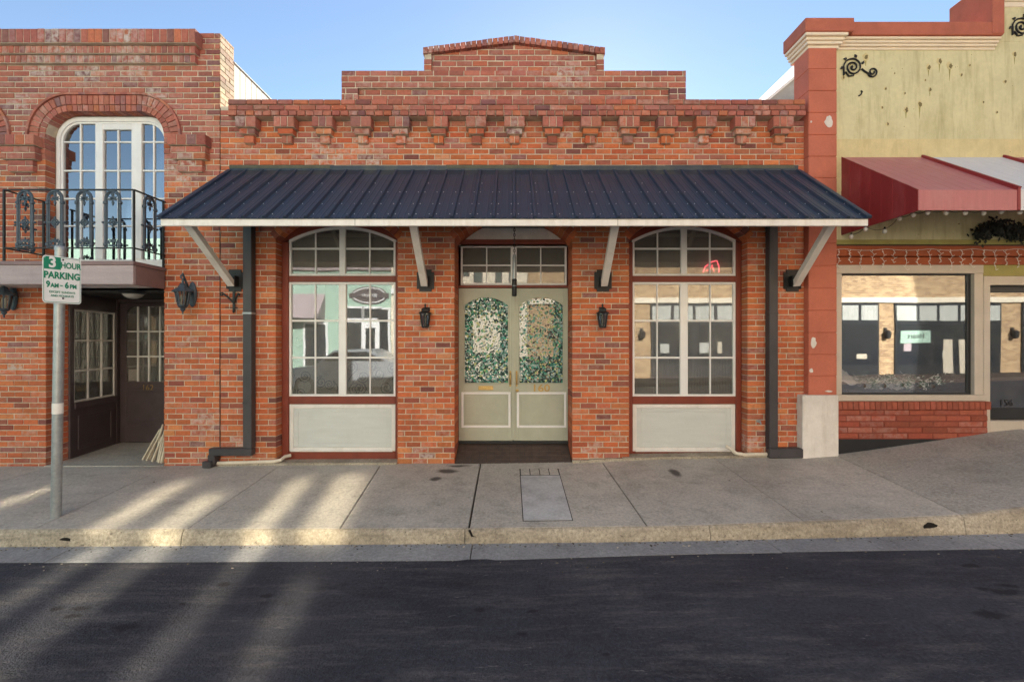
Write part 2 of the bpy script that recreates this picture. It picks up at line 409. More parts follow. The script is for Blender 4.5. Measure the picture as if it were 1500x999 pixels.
MT['olive'] = paint('olive_stucco', (.66, .62, .375), .8, var=.12, vscale=2.2, bstr=.55, bscale=22, stain=(.40, .36, .16), sfac=.5, sscale=2.6, chip=(.20, .165, .075), chipfac=-.005, streak=(.36, .32, .15))
MT['olive_dark'] = paint('olive_fascia', (.37, .33, .105), .7, var=.14, stain=(.2, .17, .06), sfac=.5)
MT['yellow_band'] = paint('pale_yellow_band', (.66, .57, .31), .8, var=.12, bstr=.3, stain=(.42, .34, .15), sfac=.5, sscale=5, chip=(.25, .19, .09), chipfac=-.01, streak=(.5, .42, .2))
MT['rust_band'] = paint('rust_painted_board', (.35, .075, .02), .55, var=.2)
MT['painted_brick'] = None
MT['taupe'] = paint('taupe_window_frame', (.56, .49, .41), .5, var=.08, stain=(.36, .3, .25), sfac=.25)
MT['dark_alu'] = paint('dark_aluminium', (.03, .032, .036), .4, metal=.3)
MT['red_metal'] = paint('red_awning_metal', (.27, .028, .030), .48, var=.12, vscale=3, stretch=(8, 1, .4), stain=(.40, .10, .10), sfac=.5, bstr=.05)
MT['red_top'] = paint('faded_red_awning_metal', (.46, .16, .165), .45, var=.10, stretch=(8, 1, .4), stain=(.52, .26, .26), sfac=.5, bstr=.05)
MT['white_metal'] = paint('white_awning_metal', (.66, .67, .70), .45, var=.08, stretch=(8, 1, .4))
MT['wood_pale'] = paint('pale_split_wood', (.60, .52, .40), .8, var=.25, vscale=30, stretch=(1, 1, .1), stain=(.35, .27, .17), sfac=.5, sscale=12)
MT['clad'] = paint('cream_cladding', (.44, .37, .24), .7, var=.12)
MT['clad_dark'] = paint('grey_gable', (.42, .42, .42), .7)
MT['paver'] = paint('dark_paver', (.085, .060, .050), .85, var=.35, vscale=12)
MT['snow'] = paint('fake_snow', (.80, .82, .84), .9, bstr=.5)
MT['leafy'] = mat_tone('leaf_print')
MT['frost'] = paint('frosted_bulb', (.62, .60, .55), .3)
MT['lens'] = mat_glass('lantern_glass', .12, (.75, .73, .68), 0.0)
MT['glass'] = mat_glass('window_glass', .12, (.8, .8, .78), .010, dust=.10)
MT['glass_hi'] = mat_glass('sky_window_glass', .30, (.5, .5, .5), .015)
MT['glass_shop'] = mat_glass('shop_window_glass', .16, (.96, .96, .96), .022, 1.1, dust=.015)
MT['glass_dark'] = mat_glass('dim_glass', .05, (.85, .83, .8), .012, dust=.10)
MT['glass_door'] = mat_glass('door_glass', .08, (.6, .6, .6), .012, dust=.08)
nm, n_, l_, p_ = nodes('pink_neon'); p_.inputs['Emission Color'].default_value = (1, .12, .16, 1); p_.inputs['Emission Strength'].default_value = .8; p_.inputs['Base Color'].default_value = (.6, .1, .12, 1); MT['neon'] = nm
MT['backing'] = paint('grey_blind', (.42, .39, .33), .8)
MT['backing_dark'] = paint('dark_grey_backing', (.20, .195, .18), .8)
MT['hole'] = paint('drain_dark', (.012, .010, .008), .95)
MT['bare'] = paint('shaded_bare_render', (.20, .165, .075), .9)
MT['fascia'] = paint('weathered_white_fascia', (.80, .77, .74), .5, var=.08, stain=(.5, .45, .39), sfac=.4, sscale=7, streak=(.55, .50, .44))

# ================================================================ GROUND
ZW = [(-9, -.06), (-6.25, -.028), (-4.2, -.022), (-2.9, -.004), (-.7, .006), (.75, .02), (1.1, .038), (1.6, .066), (3.5, .098), (4.0, .135), (5.81, .40), (6.25, .445), (10, .66)]
ZC = [(-4.2, -.049), (-.35, -.042), (1.4, -.022), (3.1, .040), (3.7, .068), (4.2, .134), (5.5, .23), (10, .50)]
ZG = [(-4.2, -.178), (-.34, -.151), (1.39, -.131), (3.67, -.079), (4.2, -.064)]
ZA = [(-3.88, -.182), (-.31, -.164), (1.3, -.112), (3.42, -.082), (3.89, -.072)]
for tab in (ZG, ZA):
    tab.insert(0, (-30, tab[0][1] - .30)); tab.append((30, tab[-1][1] + .45))
ZC.insert(0, (-30, ZC[0][1] - .30)); ZC.append((30, .95)); ZW.insert(0, (-30, -.30)); ZW.append((30, 1.0))
YK = wy(218); YG0 = wy(222); YG1 = wy(252)
def zs(x, y):
    t = min(max((y - 0.0) / (YK - 0.0), -.4), 1.0)
    return lerp(interp(x, ZW), interp(x, ZC), t) if t >= 0 else interp(x, ZW)
def sheet(name, xs, ys, zf, mat, parent=None, thick=None, kind=None):
    m = MB(); nx, ny = len(xs), len(ys)
    vs = [(x, y, zf(x, y)) for y in ys for x in xs]; fs = [(j*nx+i, j*nx+i+1, (j+1)*nx+i+1, (j+1)*nx+i) for j in range(ny-1) for i in range(nx-1)]
    if thick:
        o = len(vs); vs += [(v[0], v[1], v[2]-thick) for v in vs]
        rim = [i for i in range(nx)] + [j*nx+nx-1 for j in range(1, ny)] + [(ny-1)*nx+i for i in range(nx-2, -1, -1)] + [j*nx for j in range(ny-2, 0, -1)]
        for a, b in zip(rim, rim[1:]+rim[:1]): fs.append((a, o+a, o+b, b))
    m.add(vs, fs); return m.build(name, mat, parent, smooth=False, kind=kind)
def frange(a, b, st):
    n = max(1, int(round((b-a)/st))); return [a+(b-a)*i/n for i in range(n+1)]

g = MB(); g.add([(-600,-600,-1.2),(600,-600,-1.2),(600,600,-1.2),(-600,600,-1.2)], [(0,1,2,3)])
g.build('ground', MT['earth'], kind='structure')
def zroad(x, y):
    t = min((YG1 - y) / 3.4, (y - (-9.6 - .3)) / 3.4); return interp(x, ZA) + .07*min(max(t, 0), 1)
sheet('road', frange(-28, 28, .5), frange(-9.62, YG1+.012, .25), lambda x, y: zroad(x, y) + .004, MT['asphalt'], kind='structure')
# gutter pan with joints
gut = sheet('gutter', frange(-28, 28, .5), [YG1-.02, YG0, YG0+.05], lambda x, y: interp(x, ZA)-.03, MT['bed'], kind='structure')
gj = [-28, -20, -14, -9, -6.2, -3.55, -.32, 2.05, 3.72, 6.6, 10, 16, 28]
for a, b in zip(gj, gj[1:]):
    sheet('gutter_slab', frange(a+.004, b-.004, .5), [YG1+R.uniform(-.012, .012), lerp(YG1, YG0, .5), YG0], lambda x, y: lerp(interp(x, ZA), interp(x, ZG), (y-YG1)/(YG0-YG1)) + .006, MT['gutter'], gut, thick=.05)
# kerb: one stone per joint, rounded nose
kerb = sheet('kerb', frange(-28, 28, .5), [YG0+.02, YK+.03], lambda x, y: interp(x, ZG)-.02, MT['bed'], kind='structure')
kj = [-28, -20, -13, -9, -6.3, -4.43, -2.70, -.385, 1.62, 3.70, 6.6, 10, 16, 28]
def kerb_stone(a, b):
    xs = frange(a+.003, b-.003, .07); m = MB(); prof = []
    vs = []; NP = 7
    for x in xs:
        zt = interp(x, ZC); zb = interp(x, ZG) - .03; w = R.uniform(-.004, .004); w2 = R.uniform(0, .012)*(R.random() < .4)
        for (yy, zz) in ((YK+.024, zt-.02), (YK+.024, zt+.002), (YK+.012, zt+.002), (YK-.002+w, zt-.006-abs(w2)), (YK-.012+w, zt-.030+w), (YG0+.004+w*.5, lerp(zt, zb, .75)), (YG0+.0, zb)): vs.append((x, yy, zz))
    fs = [(i*NP+k, (i+1)*NP+k, (i+1)*NP+k+1, i*NP+k+1) for i in range(len(xs)-1) for k in range(NP-1)]
    fs = [f[::-1] for f in fs]; fs += [tuple(range(NP)), tuple(range((len(xs)-1)*NP+NP-1, (len(xs)-1)*NP-1, -1))]
    m.add(vs, fs); return m.build('kerb_stone', MT['kerb'], kerb, smooth=True)
for a, b in zip(kj, kj[1:]): kerb_stone(a, b)
# weep holes in the kerb face
for px, py in ((95, 793), (1363, 771)):
    x = wx(px, 220); z = wz(py, 220); n = 16
    P = [(x+.058*math.cos(2*math.pi*k/n)*R.uniform(.85, 1.1), z+.034*math.sin(2*math.pi*k/n)*R.uniform(.8, 1.1)) for k in range(n)]
    ho = MB().prism(P, YK-.0205, YK+.01).build('drain_hole', MT['hole'], kerb)
    MB().prism([(x-.006, z-.030), (x-.026, z-.085), (x-.004, z-.060), (x+.012, z-.032)], YK-.0185, YK+.01).build('drip_stain', MT['bed'], ho)
# broken joint in the kerb in line with the wide sidewalk joint
xk = wx(690, 219); m = MB(); m.prism([(xk-.020, -.045), (xk+.006, -.10), (xk+.030, -.105), (xk+.036, -.17), (xk+.052, -.17), (xk+.044, -.095), (xk+.018, -.085), (xk-.004, -.045)], YK-.0195, YK+.01); m.build('crack', MT['hole'], kerb)
# sidewalk slabs
walk = sheet('sidewalk', frange(-28, 28, .5), [YK+.08, -.6, .30], lambda x, y: zs(x, y)-.05, MT['bed'], kind='structure')
sj = [(-28, -28), (-20, -20), (-13, -13), (-9.8, -9.8), (-8.4, -8.4), (-7.0, -7.0), (-5.62, -5.55), (wx(248), wx(47, 218)), (wx(413), wx(273, 218)), (wx(558), -1.42), (wx(704), wx(686.5, 218)), (wx(881), wx(949, 218)), (wx(1044), wx(1180, 218)), (wx(1219), wx(1411, 218)), (5.45, 5.5), (6.9, 6.95), (8.3, 8.3), (10, 10), (13, 13), (28, 28)]
def slab(a0, b0, a1, b1, y0, y1, mat, gap=.004, name='paving_slab'):
    """x range a0..b0 at the wall (y0), a1..b1 at the kerb (y1)"""
    n = max(2, int((b0-a0)/.3)); k = 7; vs = []
    for j in range(k+1):
        t = j/k; y = lerp(y0, y1, t); xa = lerp(a0, a1, t)+gap; xb = lerp(b0, b1, t)-gap
        for i in range(n+1):
            x = lerp(xa, xb, i/n); vs.append((x, y, zs(x, y)+.004))
    w = n+1; fs = [(j*w+i, (j+1)*w+i, (j+1)*w+i+1, j*w+i+1) for j in range(k) for i in range(n)]
    o = len(vs); vs += [(v[0], v[1], v[2]-.06) for v in vs]
    rim = list(range(w)) + [j*w+n for j in range(1, k+1)] + [k*w+i for i in range(n-1, -1, -1)] + [j*w for j in range(k-1, 0, -1)]
    for a, b in zip(rim, rim[1:]+rim[:1]): fs.append((a, o+a, o+b, b)[::-1])
    m = MB(); m.add(vs, fs); return m.build(name, mat, walk)
YB = .02; YF = YK+.020
for (a0, a1), (b0, b1) in zip(sj, sj[1:]):
    mid = (a0+b0)/2
    mat = MT['walk_dark'] if mid > 3.9 else MT['walk']
    gl = .004
    if abs(a0-wx(704)) < .01 or abs(b0-wx(704)) < .01: gl = .009
    # the utility lid sits in the slab left of x = .7
    slab(a0, b0, a1, b1, YB, YF, mat, gl)
# cast utility lid with four small blocks at its head, lying in the slab
cx = [(wx(763, 14), wx(826, 14)), (wx(768, 196), wx(838, 196))]
def lid(u0, u1, t0, t1, mat, name, h):
    vs = []
    for t in (t0, lerp(t0, t1, .5), t1):
        y = lerp(wy(30), wy(200), t); L = lerp(wx(762, 30), wx(767, 200), t); Rr = lerp(wx(817, 30), wx(838, 200), t)
        for u in (u0, lerp(u0, u1, .5), u1):
            x = lerp(L, Rr, u); vs.append((x, y, zs(x, y)+.004+h))
    fs = [(j*3+i, (j+1)*3+i, (j+1)*3+i+1, j*3+i+1) for j in range(2) for i in range(2)]
    o = 9; vs += [(v[0], v[1], v[2]-h-.02) for v in vs]; rim = [0,1,2,5,8,7,6,3]
    for a, b in zip(rim, rim[1:]+rim[:1]): fs.append((a, o+a, o+b, b)[::-1])
    m = MB(); m.add(vs, fs); return m.build(name, mat, walk)
lid(-.02, 1.02, -.01, 1.01, MT['bed'], 'lid_frame', .001)
lid(0, 1, .17, 1, MT['cover'], 'utility_lid', .004)
for i in range(4): lid(i/4+.012, (i+1)/4-.012, 0, .15, MT['walk'], 'lid_block', .005)
# dirt line and concrete footing strip at the foot of the walls
foot = MB()
for a, b in ((wx(322), wx(582)), (wx(838), wx(1180))):
    xs = frange(a, b, .2)
    for p, q in zip(xs, xs[1:]):
        z = max(interp(p, ZW), interp(q, ZW)); foot.box(p, q, -.045, .19, -.1, z+.028)
foot.build('wall_footing', MT['kerb'], walk)

# ================================================================ BRICKWORK
CH, BL, MJ = .0675, .187, .0105
WHITE = []                                     # (x, z, radius) places with lime bloom
for px, py, r in ((470, 225, .26), (535, 215, .2), (590, 200, .15), (365, 190, .1), (495, 228, .12), (545, 235, .2), (360, 222, .08), (250, 245, .16), (278, 240, .14), (270, 262, .16), (195, 95, .3), (130, 105, .25), (60, 100, .25), (225, 140, .2), (30, 150, .15), (905, 195, .12), (755, 195, .14), (830, 200, .12), (1090, 195, .14), (1030, 205, .1), (80, 195, .12), (75, 225, .1), (630, 70, .2), (830, 120, .3), (300, 620, .2), (350, 650, .16), (200, 60, .3), (100, 70, .3), (20, 540, .12), (275, 500, .1), (1110, 650, .15), (870, 660, .15), (620, 665, .15)):
    WHITE.append((wx(px), wz(py), r))
def tone_at(x, z, zone):
    u = R.random()
    if zone == 'low':
        c = (.52, .145, .058) if u < .55 else (.46, .12, .055) if u < .80 else (.56, .19, .075) if u < .89 else (.31, .088, .058) if u < .96 else (.225, .08, .066)
    elif zone == 'high':
        c = (.42, .145, .10) if u < .5 else (.37, .13, .10) if u < .76 else (.45, .145, .08) if u < .86 else (.28, .112, .098) if u < .96 else (.22, .10, .10)
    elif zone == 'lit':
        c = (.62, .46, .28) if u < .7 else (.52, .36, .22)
    elif zone == 'paint':
        c = (.36, .095, .06) if u < .7 else (.31, .08, .05)
    else: c = (.4, .12, .06)
    k = R.uniform(.84, 1.16); h = R.uniform(-.10, .10)
    a = 0.0
    for (wx_, wz_, r) in WHITE:
        d = math.hypot(x-wx_, z-wz_)/r
        if d < 1: a = max(a, 1.0*(1-d)+.12)
    if zone == 'high': a = max(a, R.random()**4*.40)
    else: a = max(a, R.random()**5*.35)
    return (c[0]*k, c[1]*k*(1+h), c[2]*k*(1+h*.6), min(a, 1.0))
def zone_of(x, z):
    if z > 4.12: return 'high'
    if x < wx(322): t = (z-2.6)/1.6
    else: t = (z-3.6)/1.4
    return 'high' if R.random() < t else 'low'

class Brickwork:
    def __init__(s): s.p = []; s.mass = MB()
    def add(s, x0, x1, yf, yb, z0, z1, zone=None):
        if x1-x0 < .012: return
        zc = (z0+z1)/2; xc = (x0+x1)/2
        s.p.append((x0, x1, yf+R.uniform(-.0018, .0018), yb, z0, z1, tone_at(xc, zc, zone or zone_of(xc, zc))))
    def row(s, xa, xb, z0, z1, row, yf=0.0, yb=.1, endL=None, endR=None, L=BL, zone=None, off=0.0):
        """one course from xa to xb; end bricks reach back to endL / endR where a reveal shows"""
        o = off + (row % 2)*L/2 + R.uniform(-.012, .012); g = MJ/2
        k = math.floor((xa-o)/L)+1; cuts = [xa]
        while o+k*L < xb-.035:
            q = o+k*L+R.uniform(-.006, .006)
            if q > xa+.035: cuts.append(q)
            k += 1
        cuts.append(xb)
        for i, (a, b) in enumerate(zip(cuts, cuts[1:])):
            back = yb
            if i == 0 and endL: back = endL
            if i == len(cuts)-2 and endR: back = endR
            s.add(a+(g if i else 0), b-(g if i < len(cuts)-2 else 0), yf, back, z0+g, z1-g, zone)
    def headers(s, xa, xb, z0, z1, w, yf, yb, zone=None):
        n = max(1, int(round((xb-xa)/w))); g = .004
        for i in range(n):
            a = lerp(xa, xb, i/n); b = lerp(xa, xb, (i+1)/n); s.add(a+g, b-g, yf, yb, z0+g, z1-g, zone)
    def wedge(s, quad, yf, yb, zone=None):
        xc = sum(q[0] for q in quad)/4; zc = sum(q[1] for q in quad)/4
        s.mass.cur = tone_at(xc, zc, zone or zone_of(xc, zc)); s.mass.wedge(quad, yf+R.uniform(-.0015, .0015), yb)
    def emit(s, parent, hidden, limit=300, name='brick'):
        full = []; rest = []
        for q in s.p:
            x0, x1, yf, yb, z0, z1, t = q; d = -yf*K
            px = 750+(x0+x1)/2*K/(1-d/F); py = 499.5-((z0+z1)/2-H)*K/(1-d/F)
            ok = 4 < px < 1496 and 4 < py < 995 and not any(a < px < b and c < py < e for a, b, c, e in hidden)
            (full if ok else rest).append(q)
        full.sort(key=lambda q: -(round((q[1]-q[0])*60)/60*(q[5]-q[4])))
        thr = full[:limit] if len(full) <= limit else None
        if thr is None:
            area = lambda q: (q[1]-q[0])*(q[5]-q[4])
            top = full[:max(limit, int(len(full)*.62))]; R.shuffle(top); thr = top[:limit]
        ids = {id(q) for q in thr}
        var = {}
        for q in s.p:
            x0, x1, yf, yb, z0, z1, t = q
            if id(q) not in ids:
                s.mass.cur = t; s.mass.brick(x0, x1, yf, yb, z0, z1); continue
            w = round((x1-x0)*200)/200; dp = round((yb-yf)*50)/50; hh = round((z1-z0)*500)/500
            key = (w, dp, hh, R.randrange(6) if w > .16 else 0, round(t[0]*14), t[3] > .35)
            me = var.get(key)
            if me is None:
                m = MB(); m.cur = t; m.brick(-w/2, w/2, 0, dp, -hh/2, hh/2)
                me = bpy.data.meshes.new(name); me.from_pydata(m.v, [], m.f)
                at = me.attributes.new('tone', 'FLOAT_COLOR', 'POINT'); at.data.foreach_set('color', [c for tt in m.t for c in tt])
                me.materials.append(MT['brick']); var[key] = me
            put(bpy.data.objects.new(name, me), ((x0+x1)/2, yf, (z0+z1)/2), parent)
        s.mass.build('brickwork', MT['brick'], parent, tone=True, kind='stuff')

def arc_pts(cx, zs_, half, rise, n=24, x0=None, x1=None):
    """segmental arch: points from right to left"""
    rad = (half*half+rise*rise)/(2*rise); zc = zs_+rise-rad
    x0 = -half if x0 is None else x0; x1 = half if x1 is None else x1
    return [(cx+lerp(x1, x0, i/n), zc+math.sqrt(max(rad*rad-lerp(x1, x0, i/n)**2, 0))) for i in range(n+1)], zc, rad

# ================================================================ MAIN BRICK BUILDING
main = thing('brick_storefront', (0, .4, 0), 'single-storey red brick storefront with stepped gable parapet behind the dark metal awning', 'building')
XL, XR = wx(322.6), wx(1178)
BAYS = [(wx(404), wx(582), .165), (wx(666), wx(838), .41), (wx(922), wx(1095), .165)]
ZSP = wz(351); RISE = .33; RING = .105
mb = Brickwork()
def bay_span(b, z):
    """half-open part of a bay at height z, ring included above the spring"""
    x0, x1, _ = b; cx = (x0+x1)/2; half = (x1-x0)/2
    if z < ZSP: return (x0, x1)
    rad = (half*half+RISE*RISE)/(2*RISE); zc = ZSP+RISE-rad; ro = rad+RING
    if z >= zc+ro: return None
    h = math.sqrt(ro*ro-(z-zc)**2); h = min(h, half+.05); return (cx-h, cx+h)
ZTOP = wz(171, 13)
nrow = int((ZTOP+.07)/CH)
for k in range(nrow):
    z0 = ZTOP-(k+1)*CH; z1 = z0+CH
    if z1 < -.03: break
    zc_ = (z0+z1)/2; edges = []; x = XL; firstdeep = None
    spans = []
    for b in BAYS:
        s_ = bay_span(b, zc_)
        if s_:
            dp = b[2] if zc_ < ZSP else .1
            spans.append((x, s_[0], firstdeep, dp)); x = s_[1]; firstdeep = dp
    spans.append((x, XR, firstdeep, None))
    for a, b_, dl, dr in spans: mb.row(a, b_, z0, z1, k, 0.0, .1, dl, dr)
# brick arches over the three openings
for x0, x1, dp in BAYS:
    cx = (x0+x1)/2; half = (x1-x0)/2; _, zc, rad = arc_pts(cx, ZSP, half, RISE)
    th = math.asin(half/rad); n = int(2*th*rad/.066)
    for i in range(n):
        a0 = -th+2*th*i/n+.0018; a1 = -th+2*th*(i+1)/n-.0018
        P = lambda r, a: (cx+r*math.sin(a), zc+r*math.cos(a))
        mb.wedge([P(rad+.002, a0), P(rad+.002, a1), P(rad+RING, a1), P(rad+RING, a0)], -.006, dp, 'low')
core = MB()
def core_box(x0, x1, z0, z1, y0=.008, y1=.30): core.box(x0, x1, y0, y1, z0, z1)
px_ = XL
for i, b in enumerate(BAYS):
    core_box(px_+(.008 if i else 0), b[0]-.008, -.25, ZSP+.002, y1=.42 if i in (1,) else .30); px_ = b[1]
core_box(px_+.008, XR, -.25, ZSP+.002)
for b in BAYS:
    cx = (b[0]+b[1])/2; half = (b[1]-b[0])/2; pts, zc, rad = arc_pts(cx, ZSP, half+.008, RISE+.004)
    for (xa, za), (xb, zb) in zip(pts, pts[1:]): core.prism([(xb, zb), (xa, za), (xa, ZSP+.4), (xb, ZSP+.4)], .008, .30)
px_ = XL
for b in BAYS: core_box(px_, b[0]-.008, ZSP+.002, ZSP+.4); px_ = b[1]+.008
core_box(px_, XR, ZSP+.002, ZSP+.4); core_box(XL, XR, ZSP+.4, ZTOP)
yc = wy(13)
# cornice, stepped parapet and gable (front at d=13, panels set back)
zc3 = [ZTOP+i*.068 for i in range(4)]
cxl, cxr = wx(335, 13), wx(1179, 13)
core_box(cxl+.006, cxr-.006, ZTOP+.004, zc3[3]-.006, yc+.007, .30); core_box(XL, cxl, ZTOP, wz(156), .008, .3)
for i in range(3): mb.row(cxl, cxr, zc3[i], zc3[i+1], i, yc - (.022 if i == 0 else .014), .3, .3, .3, zone='high', L=BL*(.55 if i == 0 else 1))
for k in range(2): mb.row(XL, cxl-.004, ZTOP+k*CH, ZTOP+(k+1)*CH, k, 0, .1, zone='high')
sxl, sxr = wx(500, 13), wx(1005, 13); zb = zc3[3]; zt = wz(103, 13); rh = (zt-zb)/5; bw = wx(524, 13)-wx(500, 13)
yp = wy(8.5)
core_box(sxl+.006, sxr-.006, zb-.01, zt-.006, yp+.007, .28); core_box(sxl+.006, sxr-.006, zb+2*rh, zt-.006, yc+.007, .1)
for k in range(5):
    z0 = zb+k*rh
    if k >= 2: mb.row(sxl, sxr, z0, z0+rh, k, yc, .28, .28, .28, zone='high')
    else:
        mb.row(sxl, sxl+bw, z0, z0+rh, k, yc, .28, .28, .28, zone='high', L=.19 if k else .1); mb.row(sxr-bw, sxr, z0, z0+rh, k, yc, .28, .28, .28, zone='high', L=.19 if k else .1)
        mb.row(sxl+bw+.002, sxr-bw-.002, z0, z0+rh, k, yp, .1, zone='high')
for s0, s1 in ((sxl+.004, sxl+bw-.004), (sxr-bw+.004, sxr-.004)): core_box(s0, s1, zb-.01, zb+2*rh, yc+.007, .1)
gxl, gxr = wx(621, 13), wx(885, 13); gz0 = zt; gze = wz(70.5, 13); gzp = wz(53.5, 13); gcx = (gxl+gxr)/2; cth = .078
def gtop(x): return lerp(gzp, gze, abs(x-gcx)/((gxr-gxl)/2))
gb = wx(632, 13)-gxl
k = 0; z0 = gz0
while z0 < gzp-cth-.01:
    z1 = min(z0+CH, gzp); zt_ = z1
    # the course runs while its top stays under the raking coping
    hw = (gxr-gxl)/2 if zt_ <= gze-cth else (gxr-gxl)/2*(gzp-cth-zt_)/(gzp-gze) if zt_ < gzp-cth else 0
    hw = max(min(hw, (gxr-gxl)/2), 0)
    if zt_ <= gze-cth+.004:
        mb.row(gxl, gxl+gb, z0, z1, k, yc, .26, .26, zone='high'); mb.row(gxr-gb, gxr, z0, z1, k, yc, .26, .26, zone='high')
        mb.row(gxl+gb+.003, gxr-gb-.003, z0, z1, k, yp, .1, zone='high')
    else:
        if hw > .1: mb.row(gcx-hw, gcx+hw, z0, z1, k, yp, .1, zone='high')
        for sg in (-1, 1):                      # cut bricks under the raking coping
            x_in, x_out = hw+.008, (gxr-gxl)/2-.006; nn = max(1, int((x_out-x_in)/BL))
            for q in range(nn):
                ua, ub = lerp(x_in, x_out, q/nn)+.004, lerp(x_in, x_out, (q+1)/nn)-.004
                ta, tb = min(z1-.005, gtop(gcx+ua)-cth), min(z1-.005, gtop(gcx+ub)-cth)
                if ta-z0 < .012: continue
                tb = max(tb, z0+.010); P = [(gcx+ua, z0+.005), (gcx+ub, z0+.005), (gcx+ub, tb), (gcx+ua, ta)]
                if sg < 0: P = [(2*gcx-x, z) for x, z in P][::-1]
                mb.wedge(P, yp, .1, 'high')
    z0 += CH; k += 1
core.prism([(gxl+.006, gz0-.01), (gxr-.006, gz0-.01), (gxr-.006, gze-.008), (gcx, gzp-.010), (gxl+.006, gze-.008)], yp+.007, .26)
for s0, s1 in ((gxl+.004, gxl+gb-.004), (gxr-gb+.004, gxr-.004)): core.box(s0, s1, yc+.007, .1, gz0-.01, gze-.03)
n = 34
for i in range(n):
    a = lerp(gxl-.012, gxr+.012, i/n)+.003; b = lerp(gxl-.012, gxr+.012, (i+1)/n)-.003; dz = R.uniform(-.003, .003)
    mb.wedge([(a, gtop(a)-cth+dz), (b, gtop(b)-cth+dz), (b, gtop(b)+dz), (a, gtop(a)+dz)], yc-.014+R.uniform(-.003, .003), .27, 'high')
# corbels under the cornice
corbel_core = None
for i in range(15):
    c_px = 753.5+(i-7)*55.9
    cxw = wx(c_px, 10)
    m = MB()
    tiers = [(30, 15.6, wz(172.5, 12), wz(188, 12), wy(15.5)), (23, 11, wz(188.5, 9), wz(197, 9), wy(11)), (15, 7, wz(197.5, 6), wz(209, 6), wy(6.5))]
    ztop = ZTOP-.003; rows = []
    for (wd, _, za, zb_, yf) in tiers:
        h = (za-zb_); w = wd/K; m.box(cxw-w/2+.008, cxw+w/2-.008, yf+.008, .02, ztop-h+.002, ztop-.002 if rows else ztop); rows.append((w, ztop-h, ztop, yf)); ztop -= h
    part = m.build('corbel', MT['mortar'], main)
    cb = Brickwork()
    (w, a, b, yf) = rows[0]; cb.headers(cxw-w/2, cxw+w/2, a, b, .085 if i % 3 else .125, yf, .015, 'high')
    (w, a, b, yf) = rows[1]; cb.headers(cxw-w/2, cxw+w/2, a, b, .19 if i % 2 else .1, yf, .015)
    (w, a, b, yf) = rows[2]; cb.headers(cxw-w/2, cxw+w/2, a, b, .065 if i % 2 else .13, yf, .015)
    for (x0, x1, yf, yb, z0, z1, t) in cb.p:
        q = MB(); q.cur = t; q.brick(x0, x1, yf, yb, z0, z1); q.build('brick', MT['brick'], part, tone=True)
HID = [(228, 1280, 240, 334), (352, 376, 330, 690), (1119, 1142, 330, 690), (300, 372, 650, 690), (606, 640, 390, 485), (866, 900, 390, 485), (328, 360, 390, 460), (1144, 1184, 390, 430), (1170, 1182, 0, 999), (600, 632, 330, 400), (878, 912, 330, 400)]
mb.emit(main, HID)
core.build('wall', MT['mortar'], main)
body = MB()                                     # side and rear walls, roof behind the parapet
body.box(XL+.01, XR-.01, .30, 7.0, 3.72, 3.78); body.box(XL+.01, XL+.2, .301, 7.0, -.2, 3.72); body.box(XR-.2, XR-.01, .301, 7.0, -.2, 3.72); body.box(XL+.201, XR-.201, 6.8, 7.0, -.2, 3.72)
body.build('rear_shell', MT['dark_room'], main)
room = MB(); room.box(XL+.21, XR-.21, 2.6, 2.65, .05, 3.7); room.box(XL+.21, XR-.21, .302, 2.6, .02, .06); room.box(XL+.21, XR-.21, .302, 2.6, 2.98, 3.02)
room.build('interior', MT['dark_room'], main)

